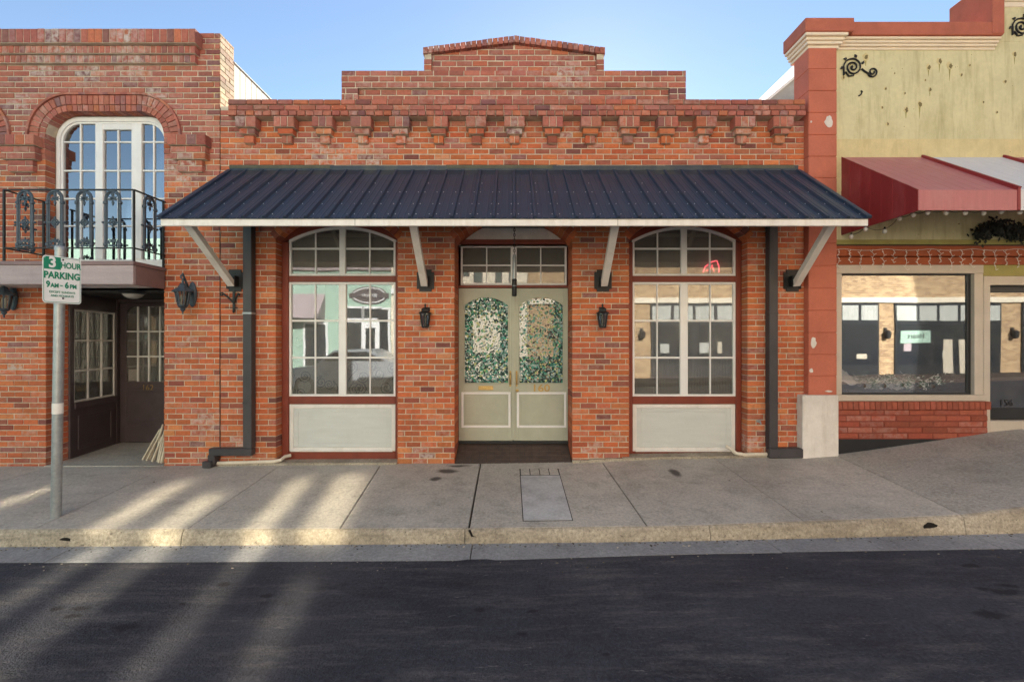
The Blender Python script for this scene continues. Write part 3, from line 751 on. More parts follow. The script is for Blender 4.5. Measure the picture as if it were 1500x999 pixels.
# ---- shop windows of the main building
def win_bay(b, pxw, label):
    """pxw: photo x of the white frame left/right edge on the window plane"""
    d = -20; x0, x1, dp = b; y = wy(d)
    wa, wb = wx(pxw[0], d), wx(pxw[1], d); zb = wz(661, d); cx = (x0+x1)/2; half = (x1-x0)/2
    win = MB(); t = .012
    fr = thing_part = None
    red = MB()
    z_t0, z_t1 = wz(413.5, d), wz(404.5, d); z_r0, z_r1 = wz(591.5, d), wz(580.5, d); zs_w = wz(352, d); rise_w = .17
    red.bx(x0+.002, wa, y-.030, y+.04, interp(cx, ZW)+.02, ZSP, .006); red.bx(wb, x1-.002, y-.030, y+.04, interp(cx, ZW)+.02, ZSP, .006)
    red.bx(wa, wb, y-.022, y+.04, z_t0, z_t1, .005); red.bx(wa, wb, y-.022, y+.04, z_r0, z_r1, .005); red.bx(wa, wb, y-.02, y+.04, interp(cx, ZW)+.02, zb, .005)
    po, _, _ = arc_pts(cx, ZSP-.001, half-.002, RISE-.002); pi_, _, _ = arc_pts((wa+wb)/2, zs_w, (wb-wa)/2, rise_w)
    red.strip([(p[0], p[1]) for p in pi_][::-1], [(p[0], p[1]) for p in po][::-1], y-.030, y+.04)
    # little triangle between spring of the white arch and the stile tops
    red.prism([(x0+.002, ZSP-.001), (wa, zs_w), (wa, zs_w+.002), (x0+.002, ZSP+.02)], y-.029, y+.03)
    win = red.build('window', MT['oxblood'], main, label=label)
    f = .028
    def frame_rect(a, bb, z0, z1, w=f):
        m = MB(); m.bx(a, a+w, y-.012, y+.03, z0, z1); m.bx(bb-w, bb, y-.012, y+.03, z0, z1)
        m.bx(a+w, bb-w, y-.012, y+.03, z0, z0+w); m.bx(a+w, bb-w, y-.012, y+.03, z1-w, z1); return m
    # lower sash
    m = frame_rect(wa, wb, z_r1, z_t0); m.build('frame', MT['white'], win)
    cm = (wa+wb)/2; mw = .048
    MB().bx(cm-mw, cm+mw, y-.016, y+.03, z_r1+f, z_t0-f, .006).build('mullion', MT['white'], win)
    zl = [z_r1+f, wz(524, d), wz(470, d), z_t0-f]; cols = [(wa+f, cm-mw), (cm+mw, wb-f)]; bw_ = .0115
    for (a, bb) in cols:
        mid = (a+bb)/2
        MB().bx(mid-bw_/1.4, mid+bw_/1.4, y-.006, y+.024, zl[0], zl[-1], .003).build('muntin', MT['white'], win)
        for z in zl[1:-1]: MB().bx(a, bb, y-.0045, y+.022, z-bw_, z+bw_, .003).build('muntin', MT['white'], win)
        for (q0, q1) in ((a, mid-bw_/1.4), (mid+bw_/1.4, bb)):
            for z0, z1 in zip(zl, zl[1:]): MB().box(q0, q1, y+.008, y+.012, z0+.003, z1-.003).build('pane', MT['glass'], win)
    # arched transom
    zq0 = z_t1; pi_, zc, rad = arc_pts(cm, zs_w, (wb-wa)/2-.001, rise_w-.001); top = lambda x, r=0.0: zc+math.sqrt(max((rad-r)**2-(x-cm)**2, 0))
    m = MB(); m.bx(wa, wa+f, y-.012, y+.03, zq0, top(wa+.002)-.004); m.bx(wb-f, wb, y-.012, y+.03, zq0, top(wb-.002)-.004); m.bx(wa+f, wb-f, y-.012, y+.03, zq0, zq0+f)
    pin = [(lerp(wb-f*.2, wa+f*.2, i/24), top(lerp(wb-f*.2, wa+f*.2, i/24), f*1.15)) for i in range(25)]; pout = [(lerp(wb, wa, i/24), top(lerp(wb, wa, i/24))) for i in range(25)]
    m.strip(pin[::-1], pout[::-1], y-.013, y+.03); m.build('frame', MT['white'], win)
    MB().bx(cm-mw*.8, cm+mw*.8, y-.016, y+.03, zq0+f, top(cm)-f, .006).build('mullion', MT['white'], win)
    zm = wz(364.5, d)
    for (a, bb) in ((wa+f, cm-mw*.8), (cm+mw*.8, wb-f)):
        mid = (a+bb)/2
        MB().bx(mid-bw_/1.4, mid+bw_/1.4, y-.006, y+.024, zq0+f, top(mid)-f*.8, .003).build('muntin', MT['white'], win)
        MB().bx(a, bb, y-.0045, y+.022, zm-bw_, zm+bw_, .003).build('muntin', MT['white'], win)
        for (q0, q1) in ((a, mid-bw_/1.4), (mid+bw_/1.4, bb)):
            MB().box(q0, q1, y+.008, y+.012, zq0+f, zm-.003).build('pane', MT['glass_dark'], win)
            pp = [(q0, zm+.003), (q1, zm+.003)] + [(lerp(q1, q0, i/5), max(top(lerp(q1, q0, i/5), f), zm+.006)) for i in range(6)]
            MB().prism(pp, y+.008, y+.012).build('pane', MT['glass_dark'], win)
    # bulkhead panel
    z0, z1 = zb, wz(592, d)
    m = frame_rect(wa+.004, wb-.004, z0+.003, z1, .05); m.build('panel_frame', MT['white_old'], win)
    m = MB(); m.bx(wa+.05, wb-.05, y+.004, y+.02, z0+.05, z1-.048, .003)
    m.bx(wa+.054, wa+.115, y-.002, y+.006, z0+.054, z1-.052, .002); m.bx(wb-.115, wb-.054, y-.002, y+.006, z0+.054, z1-.052, .002)
    m.bx(wa+.116, wb-.116, y-.002, y+.006, z0+.054, z0+.10, .002); m.bx(wa+.116, wb-.116, y-.002, y+.006, z1-.098, z1-.052, .002)
    m.build('bulkhead_panel', MT['sage_panel'], win)
    MB().bx(wa+.03, wb-.03, y-.040, y-.012, z0+.003, z0+.022).build('sill', MT['white_old'], win)
    return win, wa, wb, zl, y
wl_, la, lb, lz, ly = win_bay(BAYS[0], (424, 580), 'white arched shop window with scroll ironwork behind the glass')
wr_, ra, rb, rz, ry = win_bay(BAYS[2], (926, 1077), 'white arched shop window with neon light behind its transom')
# scroll ironwork behind the left glass
def spiral(c, r, turns, n=26, y=0, ph=0, sg=1):
    return [(c[0]+r*(i/n)**.8*math.cos(ph+sg*turns*2*math.pi*i/n), y, c[1]+r*(i/n)**.8*math.sin(ph+sg*turns*2*math.pi*i/n)) for i in range(n+1)]
m = MB()
for px, py, r in ((515, 537, .085), (470, 560, .08), (482, 563, .07), (500, 573, .06), (447, 551, .08), (520, 571, .09), (527, 569, .09), (555, 548, .09), (566, 568, .09), (440, 575, .07), (575, 540, .08), (437, 500, .08), (466, 500, .06), (545, 536, .07), (532, 552, .08)):
    c = (wx(px, -34), wz(py, -34)); ph = R.uniform(0, 6.28); sg = R.choice((-1, 1))
    p = spiral(c, r, 2.1, 30, wy(-34), ph, sg); m.tube(p, .0055, 5)
    e = p[-1]; m.tube([e, (e[0]+r*.5*sg, e[1], e[2]-r*.5), (e[0]+r*.9*sg, e[1], e[2]-r*1.3)], .0055, 5)
m.build('scroll_screen', MT['iron'], main)
MB().box(la, lb, wy(-38), wy(-38)+.006, lz[0]-.02, lerp(lz[0], lz[1], .93)).build('window_backing', MT['backing'], main)
# perforated screen behind the right glass
m = MB(); zz0, zz1 = rz[0], lerp(rz[0], rz[1], .95); yy = wy(-33)
for i in range(37):
    t = i/36; m.bar((lerp(ra, rb, t), yy, zz0), (lerp(ra, rb, t)+.0, yy, zz1), .006, .006, up=(0, 1, 0))
for i in range(16): m.bar((ra, yy+.003, lerp(zz0, zz1, i/15)), (rb, yy+.003, lerp(zz0, zz1, i/15)), .006, .006)
m.build('mesh_screen', MT['spout'], main)
MB().box(ra, rb, wy(-37), wy(-37)+.006, rz[0]-.02, lerp(rz[0], rz[1], .95)).build('window_backing', MT['backing_dark'], main)
m = MB(); m.tube([(wx(px, -27), wy(-27), wz(py, -27)) for px, py in ((1030, 399), (1033, 391), (1042, 384), (1050, 382), (1053, 390), (1053, 399))], .008, 6); m.tube([(wx(px, -27), wy(-27), wz(py, -27)) for px, py in ((1034, 397), (1041, 394), (1043, 388), (1046, 398))], .006, 6)
tag(m.build('neon_light', MT['neon']), 'small pink neon tube glowing behind the right arched transom', 'neon light')

for a_, b_ in ((la, lb), (ra, rb)): MB().box(a_, b_, wy(-32), wy(-32)+.006, wz(406, -20), wz(330, -20)).build('added_transom_backing', MT['backing_dark'], main)  # added grey boards behind the transoms, standing in for light inside

# ---- recessed double door of the main building
D = -50; yd = wy(D); dcx = wx(752, D)
dx0, dx1 = BAYS[1][0], BAYS[1][1]
jamb = MB()
jamb.bx(dx0+.004, wx(672, D), yd-.05, yd+.04, .0, ZSP+.05); jamb.bx(wx(832, D), dx1-.004, yd-.05, yd+.04, .0, ZSP+.05)
jamb.bx(wx(672, D), wx(832, D), yd-.035, yd+.04, wz(422, D), wz(418.5, D)); jamb.bx(wx(672, D), wx(832, D), yd-.05, yd+.04, wz(359, D), wz(352, D))
entry = jamb.build('doorway', MT['oxblood'], main)
m = MB(); po, zc_d, rad_d = arc_pts((dx0+dx1)/2, ZSP, (dx1-dx0)/2-.003, RISE-.004)
m.prism([(dx0+.003, wz(351, D)-.01), (dx1-.003, wz(351, D)-.01)] + po, yd-.02, yd+.02); m.build('tympanum', MT['soffit'], main)
# transom light over the doors
t0, t1, u0, u1 = wx(675, D), wx(830, D), wz(418, D), wz(360, D); f = .026
m = MB(); m.bx(t0, t0+f, yd-.02, yd+.02, u0, u1); m.bx(t1-f, t1, yd-.02, yd+.02, u0, u1); m.bx(t0+f, t1-f, yd-.02, yd+.02, u0, u0+f); m.bx(t0+f, t1-f, yd-.02, yd+.02, u1-f, u1)
tw = m.build('transom_window', MT['white'], main)
cmx = (t0+t1)/2
MB().bx(cmx-.04, cmx+.04, yd-.023, yd+.02, u0+f, u1-f).build('mullion', MT['white'], tw)
for a, b in ((t0+f, cmx-.04), (cmx+.04, t1-f)):
    mid = (a+b)/2; zm = (u0+u1)/2
    MB().bx(mid-.008, mid+.008, yd-.012, yd+.012, u0+f, u1-f, .003).build('muntin', MT['white'], tw)
    MB().bx(a, b, yd-.0105, yd+.011, zm-.009, zm+.009, .003).build('muntin', MT['white'], tw)
    for q0, q1 in ((a, mid-.008), (mid+.008, b)):
        for z0, z1 in ((u0+f, zm-.009), (zm+.009, u1-f)): MB().box(q0, q1, yd, yd+.004, z0, z1).build('pane', MT['glass_dark'], tw)
zd0, zd1 = wz(645, D), wz(422.5, D)
def door_leaf(a, b, ga, gb, pa, pb, side):
    """a..b leaf edges, ga..gb glass, pa..pb white moulding (photo px)"""
    A, B, GA, GB = wx(a, D), wx(b, D), wx(ga, D), wx(gb, D); z0, z1 = wz(562, D), wz(446, D); rise = wz(434, D)-z1
    pts, zc, rad = arc_pts((GA+GB)/2, z1, (GB-GA)/2, rise, 14); y0, y1 = yd-.018, yd+.026
    m = MB(); m.bx(A, GA, y0, y1, zd0, zd1, .003); m.bx(GB, B, y0, y1, zd0, zd1, .003); m.bx(GA, GB, y0, y1, zd0, z0, .003)
    for (xa, za), (xb, zb_) in zip(pts, pts[1:]): m.prism([(xb, zb_), (xa, za), (xa, zd1-.002), (xb, zd1-.002)], y0, y1)
    leaf = m.build('door', MT['sage'], main)
    m = MB(); pin = [(lerp((GA+GB)/2, p[0], .965), lerp(z0, p[1], .985)) for p in pts]
    m.strip(pin[::-1], pts[::-1], y0-.006, y0+.01); m.bx(GA, GA+.013, y0-.006, y0+.01, z0, z1+.01); m.bx(GB-.013, GB, y0-.006, y0+.01, z0, z1+.01); m.bx(GA+.013, GB-.013, y0-.006, y0+.01, z0, z0+.013)
    m.build('glazing_bead', MT['sage'], leaf)
    MB().prism([(GA, z0), (GB, z0)]+pts, yd, yd+.004).build('pane', MT['glass_door'], leaf)
    # printed leaf film behind the glass
    m = MB(); cols = [(.012, .03, .03), (.015, .045, .035), (.01, .03, .03), (.03, .10, .08), (.015, .05, .045), (.02, .07, .06), (.02, .035, .035), (.04, .22, .16), (.05, .30, .21), (.12, .33, .26), (.30, .40, .40), (.40, .48, .48), (.55, .58, .24), (.10, .34, .16), (.06, .28, .24), (.02, .04, .05), (.22, .36, .35), (.30, .40, .40)]
    top = lambda x: zc+math.sqrt(max(rad*rad-(x-(GA+GB)/2)**2, 0))
    for i in range(2900):
        x = R.uniform(GA+.012, GB-.012); z = R.uniform(z0+.012, top(x)-.014)
        e = min(x-GA, GB-x)/(GB-GA); v = (z-z0)/(zd1-z0)
        inside = (side < 0 and e > .20 and .32 < v < .72) or (side > 0 and (x-GA)/(GB-GA) < .78 and v > .28)
        if inside and R.random() < .70: continue
        r = R.uniform(.010, .022); an = R.uniform(0, 6.28); c = R.choice(cols); k = R.uniform(.8, 1.2)
        if inside and R.random() < .5: c = R.choice([(.50, .52, .36), (.58, .58, .46), (.48, .52, .24), (.36, .44, .42), (.12, .30, .24)])
        m.cur = (c[0]*k, c[1]*k, c[2]*k, 1); yy = yd-.002-i*2.2e-6
        L = (math.cos(an)*r, math.sin(an)*r); W = (-L[1]*.7, L[0]*.7)
        m.add([(x+L[0], yy, z+L[1]), (x+W[0]+L[0]*.2, yy, z+W[1]+L[1]*.2), (x-L[0], yy, z-L[1]), (x-W[0]+L[0]*.2, yy, z-W[1]+L[1]*.2)], [(0, 1, 2, 3)])
    m.build('leaf_film', MT['leafy'], leaf, tone=True, kind='stuff')
    m = MB(); m.box(GA+.002, GB-.002, yd+.014, yd+.016, z0, z1+.02); m.cur = (1, 1, 1, 1); m.build('film_backing', MT['dark_room'], leaf)
    PA, PB, q0, q1 = wx(pa, D), wx(pb, D), wz(626, D), wz(574, D); f = .03
    m = MB()
    for (x0, x1, zz0, zz1) in ((PA, PA+f, q0, q1), (PB-f, PB, q0, q1), (PA+f, PB-f, q0, q0+f), (PA+f, PB-f, q1-f, q1)): m.bx(x0, x1, y0-.012, y0+.004, zz0, zz1, .005)
    m.build('moulding', MT['white'], leaf)
    m = MB(); m.bx(PA+.055, PB-.055, y0-.006, y0+.003, q0+.055, q1-.055, .005); m.build('raised_panel', MT['sage'], leaf)
    return leaf, y0
leafL, y0d = door_leaf(672, 751.5, 679.5, 745.5, 676, 748, -1)
leafR, _ = door_leaf(753, 832, 759.5, 825.5, 757, 829.5, 1)
MB().bx(wx(749.5, D), wx(754.5, D), y0d-.012, y0d-.001, zd0+.01, zd1-.005).build('astragal', MT['sage'], leafR)
m = MB(); m.bx(wx(701, D), wx(722.5, D), y0d-.010, y0d+.002, wz(571, D), wz(565, D), .002); m.bx(wx(704, D), wx(720, D), y0d-.014, y0d-.008, wz(569.6, D), wz(566.6, D), .001); m.build('mail_slot', MT['brass'], leafL)
for px, lf in ((747.5, leafL), (756.8, leafR)):
    m = MB(); x = wx(px, D); za, zb_ = wz(566, D), wz(543, D)
    m.bx(x-.012, x+.012, y0d-.006, y0d+.002, za, zb_, .004); m.tube([(x, y0d-.004, za+.03), (x, y0d-.04, za+.05), (x, y0d-.045, (za+zb_)/2), (x, y0d-.04, zb_-.05), (x, y0d-.004, zb_-.03)], .007, 8); m.build('handle', MT['brass'], lf)
m = MB(); m.lathe([(.0, -.002), (.022, 0), (.022, .008), (.012, .012), (.002, .013)], (wx(757.5, D), y0d, wz(572, D)), 14, axis='y'); m.build('lock', MT['brass'], leafR)
text_obj('160', .13, MT['brass'], leafR, wx(792, D), y0d-.004, wz(568.5, D), .004, name='house_number', sx=1.25, bold=.002)
# sloping brick-paved threshold
thr = MB(); zt0, zt1 = .012, zd0-.012
nr = 7; thr.prism([(0, 0), (1, 0), (1, .001), (0, .001)], 0, .001); thr = MB()
thr.add([(dx0+.002, -.02, -.1), (dx1-.002, -.02, -.1), (dx1-.002, yd+.05, -.1), (dx0+.002, yd+.05, -.1), (dx0+.002, -.02, zt0-.008), (dx1-.002, -.02, zt0-.008), (dx1-.002, yd+.05, zt1-.004), (dx0+.002, yd+.05, zt1-.004)], [(0,3,2,1),(4,5,6,7),(0,1,5,4),(1,2,6,5),(2,3,7,6),(3,0,4,7)])
thr_o = thr.build('threshold', MT['bed'], main)
nx = 15
for j in range(5):
    for i in range(nx):
        a = lerp(dx0+.006, dx1-.006, i/nx)+.002; b = lerp(dx0+.006, dx1-.006, (i+1)/nx)-.002
        ya = lerp(-.018, yd-.02, j/5)+.003; yb = lerp(-.018, yd-.02, (j+1)/5)-.003
        zz = lambda y: lerp(zt0, zt1, (y+.02)/(yd+.07))
        h = R.uniform(-.001, .002); q = MB()
        q.add([(a, ya, zz(ya)-.02), (b, ya, zz(ya)-.02), (b, yb, zz(yb)-.02), (a, yb, zz(yb)-.02), (a, ya, zz(ya)+h), (b, ya, zz(ya)+h), (b, yb, zz(yb)+h), (a, yb, zz(yb)+h)], [(0,3,2,1),(4,5,6,7),(0,1,5,4),(1,2,6,5),(2,3,7,6),(3,0,4,7)])
        q.build('paver', MT['paver'], thr_o)
MB().bx(wx(672, D), wx(832, D), yd-.06, yd+.03, zd0-.03, zd0-.002).build('door_sill', MT['dark_alu'], main)

# ================================================================ LEFT TWO-STOREY BUILDING
left = thing('balcony_building', (wx(160), .4, 0), 'two-storey red brick building with arched upper window, balcony and recessed dark entry', 'building')
lbk = Brickwork(); lcore = MB()
LX0, LX1 = wx(-330), wx(322)-.004
AH, AR = 87/K, .30; ZAT = wz(163.5)                  # arch half width, corner radius, crown height
ACX = [wx(153), wx(153-250)]
ZSP2 = ZAT-AR; ZRB = wz(226)                        # rings run straight down to here
RW1, RW2 = .078, .112
def rr_half(z, off):
    """half width of the rounded opening grown by off, at height z"""
    h = AH+off; r = AR+off; top = ZAT+off
    if z >= top: return None
    if z <= ZSP2: return h
    return h-r+math.sqrt(max(r*r-(z-ZSP2)**2, 0))
ZBAL = wz(382.5, 57.5); ZENT = 2.15; EX0, EX1 = wx(67), wx(240)
PTOP = wz(94, 3)
k = 0; z1 = PTOP
while z1 > -.10:
    z0 = z1-CH; zc_ = (z0+z1)/2; gaps = []
    for cx in ACX:
        if zc_ > ZRB: h = rr_half(zc_, RW1+RW2+.002)
        elif zc_ > ZBAL: h = AH
        else: h = None
        if h: gaps.append((cx-h, cx+h, .125 if zc_ < ZRB else .1))
    if zc_ < ZENT: gaps.append((EX0, EX1, .29))
    gaps.sort(); x = LX0; dl = None
    for a, b, dp in gaps:
        lbk.row(x, a, z0, z1, k, 0, .1, dl, dp); x = b; dl = dp
    lbk.row(x, LX1, z0, z1, k, 0, .1, dl, None)
    z1 = z0; k += 1
# arch rings following the rounded opening
def ring_path(cx, off):
    h = AH+off; r = AR+off; top = ZAT+off; pts = []
    n = int((ZSP2-ZRB)/.02)
    for i in range(n): pts.append((cx+h, lerp(ZRB, ZSP2, i/n)))
    for i in range(20): a = math.pi/2*i/20; pts.append((cx+h-r+r*math.cos(a), ZSP2+r*math.sin(a)))
    for i in range(41): pts.append((lerp(cx+h-r, cx-h+r, i/40), top))
    for i in range(1, 20): a = math.pi/2*(1+i/20); pts.append((cx-h+r+r*math.cos(a), ZSP2+r*math.sin(a)))
    for i in range(n+1): pts.append((cx-h, lerp(ZSP2, ZRB, i/n)))
    return pts
def along(pts, s):
    acc = 0
    for (a, b) in zip(pts, pts[1:]):
        L = math.dist(a, b)
        if acc+L >= s: t = (s-acc)/L; return (lerp(a[0], b[0], t), lerp(a[1], b[1], t))
        acc += L
    return pts[-1]
def plen(p): return sum(math.dist(a, b) for a, b in zip(p, p[1:]))
for cx in ACX:
    for o0, o1, w, yf, yb in ((.001, RW1-.003, .064, -.004, .125), (RW1+.002, RW1+RW2, .066, -.010, .1)):
        pi_ = ring_path(cx, o0); po = ring_path(cx, o1); mid = ring_path(cx, (o0+o1)/2); n = int(plen(mid)/w); li, lo = plen(pi_), plen(po)
        # same parameter on both sides: walk by the matching vertex index
        m_ = len(pi_)-1
        cum = [0]
        for a, b in zip(mid, mid[1:]): cum.append(cum[-1]+math.dist(a, b))
        def at(path, s):
            for q in range(m_):
                if cum[q+1] >= s or q == m_-1:
                    t = (s-cum[q])/max(cum[q+1]-cum[q], 1e-9); return (lerp(path[q][0], path[q+1][0], t), lerp(path[q][1], path[q+1][1], t))
        for i in range(n):
            s0 = cum[-1]*i/n+.004; s1 = cum[-1]*(i+1)/n-.004
            lbk.wedge([at(pi_, s1), at(pi_, s0), at(po, s0), at(po, s1)], yf, yb)
    # thin projecting drip edge round the outer ring
    pi_ = ring_path(cx, RW1+RW2+.004); po = ring_path(cx, RW1+RW2+.030); n = 30
    for i in range(n):
        q0 = int(len(pi_)*i/n); q1 = min(int(len(pi_)*(i+1)/n), len(pi_)-1)
        for q in range(q0, q1): 
            lbk.mass.cur = lbk.mass.cur if q > q0 else tone_at(pi_[q0][0], pi_[q0][1], 'high')
            lbk.mass.prism([pi_[q+1], pi_[q], po[q], po[q+1]], -.026, .02)
# mortar core of the left wall
def lc(x0, x1, z0, z1, y0=.008, y1=.28): 
    if x1-x0 > .001 and z1-z0 > .001: lcore.box(x0, x1, y0, y1, z0, z1)
lc(LX0, EX0-.008, -.3, ZENT); lc(EX1+.008, LX1, -.3, ZENT); lc(LX0, LX1, ZENT, ZBAL-.02)
xs = [LX0]
for cx in sorted(ACX): xs += [cx-AH-.008, cx+AH+.008]
xs.append(LX1)
for a, b in zip(xs[0::2], xs[1::2]): lc(a, b, ZBAL-.02, ZSP2)
for cx in ACX:
    nseg = 28
    for i in range(nseg):
        a = lerp(-AH-.008, AH+.008, i/nseg); b = lerp(-AH-.008, AH+.008, (i+1)/nseg)
        def tz(u):
            e = abs(u)-(AH-AR); return ZAT+.006 if e <= 0 else ZSP2+math.sqrt(max((AR+.006)**2-min(e, AR+.006)**2, 0))
        lcore.prism([(cx+a, tz(a)), (cx+b, tz(b)), (cx+b, ZAT+.3), (cx+a, ZAT+.3)], .008, .28)
for a, b in zip(xs[0::2], xs[1::2]): lc(a, b, ZSP2, ZAT+.3)
lc(LX0, LX1, ZAT+.3, PTOP)
# stepped parapet courses and plain pier at its right end
tiers = [(wz(94, 5), wz(80, 7), wy(6), .068), (wz(80, 8), wz(66, 11), wy(10), .068), (wz(66, 13), wz(42.5, 15), wy(16), .085)]
zprev = PTOP
for z0, z1, yf, w in tiers:
    xr = wx(286, -yf*K); lcore.box(LX0, xr-.008, yf+.008, .28, zprev, z1-.008); lbk.headers(LX0, xr, zprev, z1, w, yf, .27, 'high'); zprev = z1
ptop = wz(48.5)
nrw = int(round((ptop-PTOP)/CH)); hh = (ptop-PTOP)/nrw
lc(wx(284), LX1, PTOP, ptop-.008)
for i in range(nrw): lbk.row(wx(286)+.002, LX1, PTOP+i*hh, PTOP+(i+1)*hh, i, 0, .12, zone='high')
# side of the parapet (faces right), sunlight put into the paler brick tone
sx = LX1; z = wz(158)
side = MB(); i = 0
while z < ptop-.02:
    z1 = min(z+CH, ptop); cuts = [.002, .10, .28] if i % 2 else [.002, .19, .28]
    for a, b in zip(cuts, cuts[1:]):
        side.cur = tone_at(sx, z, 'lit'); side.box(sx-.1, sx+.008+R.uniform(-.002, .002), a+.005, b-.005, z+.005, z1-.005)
    z = z1; i += 1
side.build('parapet_side_brickwork', MT['brick'], left, tone=True, kind='stuff')
# stepped corbel caps on the piers between the arches
for c_px in (278, 28, -222):
    part_z = [(wz(197.5, 12), wz(213, 12), wy(14), 56), (wz(213, 9), wz(232, 9), wy(10), 50), (wz(232, 6), wz(249, 6), wy(6), 36)]
    m = MB(); cxw = wx(c_px-3, 10); zt_ = part_z[0][0]; rows = []
    for (za, zb_, yf, wd) in part_z:
        h = za-zb_; w = wd/K; m.box(cxw-w/2+.008, cxw+w/2-.008, yf+.008, .02, zt_-h+.002, zt_-.002); rows.append((w, zt_-h, zt_, yf)); zt_ -= h
    part = m.build('corbel', MT['mortar'], left); cb = Brickwork()
    for q, (w, a, b, yf) in enumerate(rows):
        if q == 0: cb.headers(cxw-w/2, cxw+w/2, a, b, .12, yf, .015, 'high')
        else:
            cb.row(cxw-w/2, cxw+w/2, a, (a+b)/2, q, yf, .015, zone='high'); cb.row(cxw-w/2, cxw+w/2, (a+b)/2, b, q+1, yf, .015, zone='high')
    for (x0, x1, yf, yb, z0, z1, t) in cb.p:
        q = MB(); q.cur = t; q.brick(x0, x1, yf, yb, z0, z1); q.build('brick', MT['brick'], part, tone=True)
lbk.emit(left, [(62, 244, 270, 460), (0, 250, 275, 445), (60, 125, 370, 450), (74, 95, 360, 999), (228, 330, 315, 335), (255, 330, 240, 330), (248, 292, 395, 468), (0, 30, 415, 465), (330, 999, 0, 999), (232, 260, 300, 330)])
lcore.build('wall', MT['mortar'], left)
m = MB(); m.box(LX0, LX1-.012, .28, 6.0, 4.55, 4.60); m.box(LX1-.2, LX1-.012, .281, 6.0, -.2, 4.55); m.box(LX0, LX1-.201, 5.9, 6.0, -.2, 4.55); m.box(LX0, LX0+.1, .281, 5.9, -.2, 4.55)
m.build('rear_shell', MT['dark_room'], left)
# cream boarded wall of the rear storey, seen past the parapet
zcl = wz(95, -38)
for i in range(9):
    MB().bx(LX1-.03, LX1+.004, .285+i*.13, .285+(i+1)*.13-.006, 3.0, zcl, .003).build('cladding_board', MT['clad'], left)
MB().bx(LX1-.06, LX1+.012, .283, .285+9*.13, zcl, zcl+.02).build('cladding_cap', MT['clad_dark'], left)
m = MB(); m.box(LX0, LX1-.21, 1.6, 1.65, 2.12, 4.54); m.box(LX0, LX1-.21, .30, 1.6, 2.12, 2.16); m.build('upper_interior', MT['dark_room'], left)

# ---- arched upper windows
def upper_window(cx):
    y = .13; d = -y*K; zb_ = ZBAL-.005; f = .085
    m = MB(); h = AH-.004; r = AR-.004; top = ZAT-.004
    def rrp(off):
        hh_, rr, tt = h-off, r-off*.8, top-off; P = [(cx+hh_, zb_)]
        for i in range(13): a = math.pi/2*i/12; P.append((cx+hh_-rr+rr*math.cos(a), tt-rr+rr*math.sin(a)))
        for i in range(13): a = math.pi/2*(1+i/12); P.append((cx-hh_+rr+rr*math.cos(a), tt-rr+rr*math.sin(a)))
        P.append((cx-hh_, zb_)); return P
    m.strip(rrp(f)[::-1], rrp(0)[::-1], y, y+.06); m.strip(rrp(f*.75)[::-1], rrp(f*.35)[::-1], y-.018, y+.01)
    win = m.build('window', MT['white'], left)
    m = MB(); m.bx(cx-h+f, cx+h-f, y-.004, y+.05, zb_, zb_+.13); m.build('bottom_rail', MT['white'], win)
    # three leaves: side, middle (a door), side
    inn = rrp(f); zt_of = lambda x: min([max(p[1] for p in inn)]) if abs(x-cx) < h-f-(r-f*.8) else top-f-(r-.8*f)+math.sqrt(max((r-.8*f)**2-(abs(x-cx)-(h-f-(r-.8*f)))**2, 0))
    xl, xr = cx-h+f, cx+h-f; zt_ = top-f
    px2 = lambda p: wx(p, d)-wx(153, 0)*0 if False else wx(p, d)+(cx-ACX[0])
    st = [xl, px2(140), px2(151.5), px2(193), px2(208), xr]
    for a, b in ((st[1], st[2]), (st[3], st[4])): MB().bx(a, b, y-.010, y+.05, zb_+.13, zt_-.002, .006).build('stile', MT['white'], win)
    m = MB(); m.bx(st[2], st[3], y-.006, y+.045, zt_-.075, zt_-.003); m.build('top_rail', MT['white'], win)
    zr = [zb_+.13, wz(331, d), wz(291, d), wz(250, d), wz(208, d), zt_]
    bw_ = .010
    for a, b, zmax in ((st[0], st[1], zt_), (st[2], st[3], zt_-.075), (st[4], st[5], zt_)):
        mid = (a+b)/2 if a > cx-.3 else (a+b)/2+.01
        MB().bx(mid-bw_, mid+bw_, y+.004, y+.04, zr[0], min(zt_of(mid), zmax)-.001, .003).build('muntin', MT['white'], win)
        for z in zr[1:-1]: MB().bx(a, b, y+.006, y+.038, z-bw_, z+bw_, .003).build('muntin', MT['white'], win)
        for q0, q1 in ((a, mid-bw_), (mid+bw_, b)):
            for z0, z1 in zip(zr, zr[1:]):
                z1 = min(z1, zmax)
                tp = [(lerp(q1, q0, i/5), min(zt_of(lerp(q1, q0, i/5)), z1)) for i in range(6)]
                tp = [(x, max(z, z0+.002)) for x, z in tp]
                MB().prism([(q0, z0), (q1, z0)]+tp, y+.020, y+.024).build('pane', MT['glass_hi'], win)
    return win
upper_window(ACX[0]); upper_window(ACX[1])

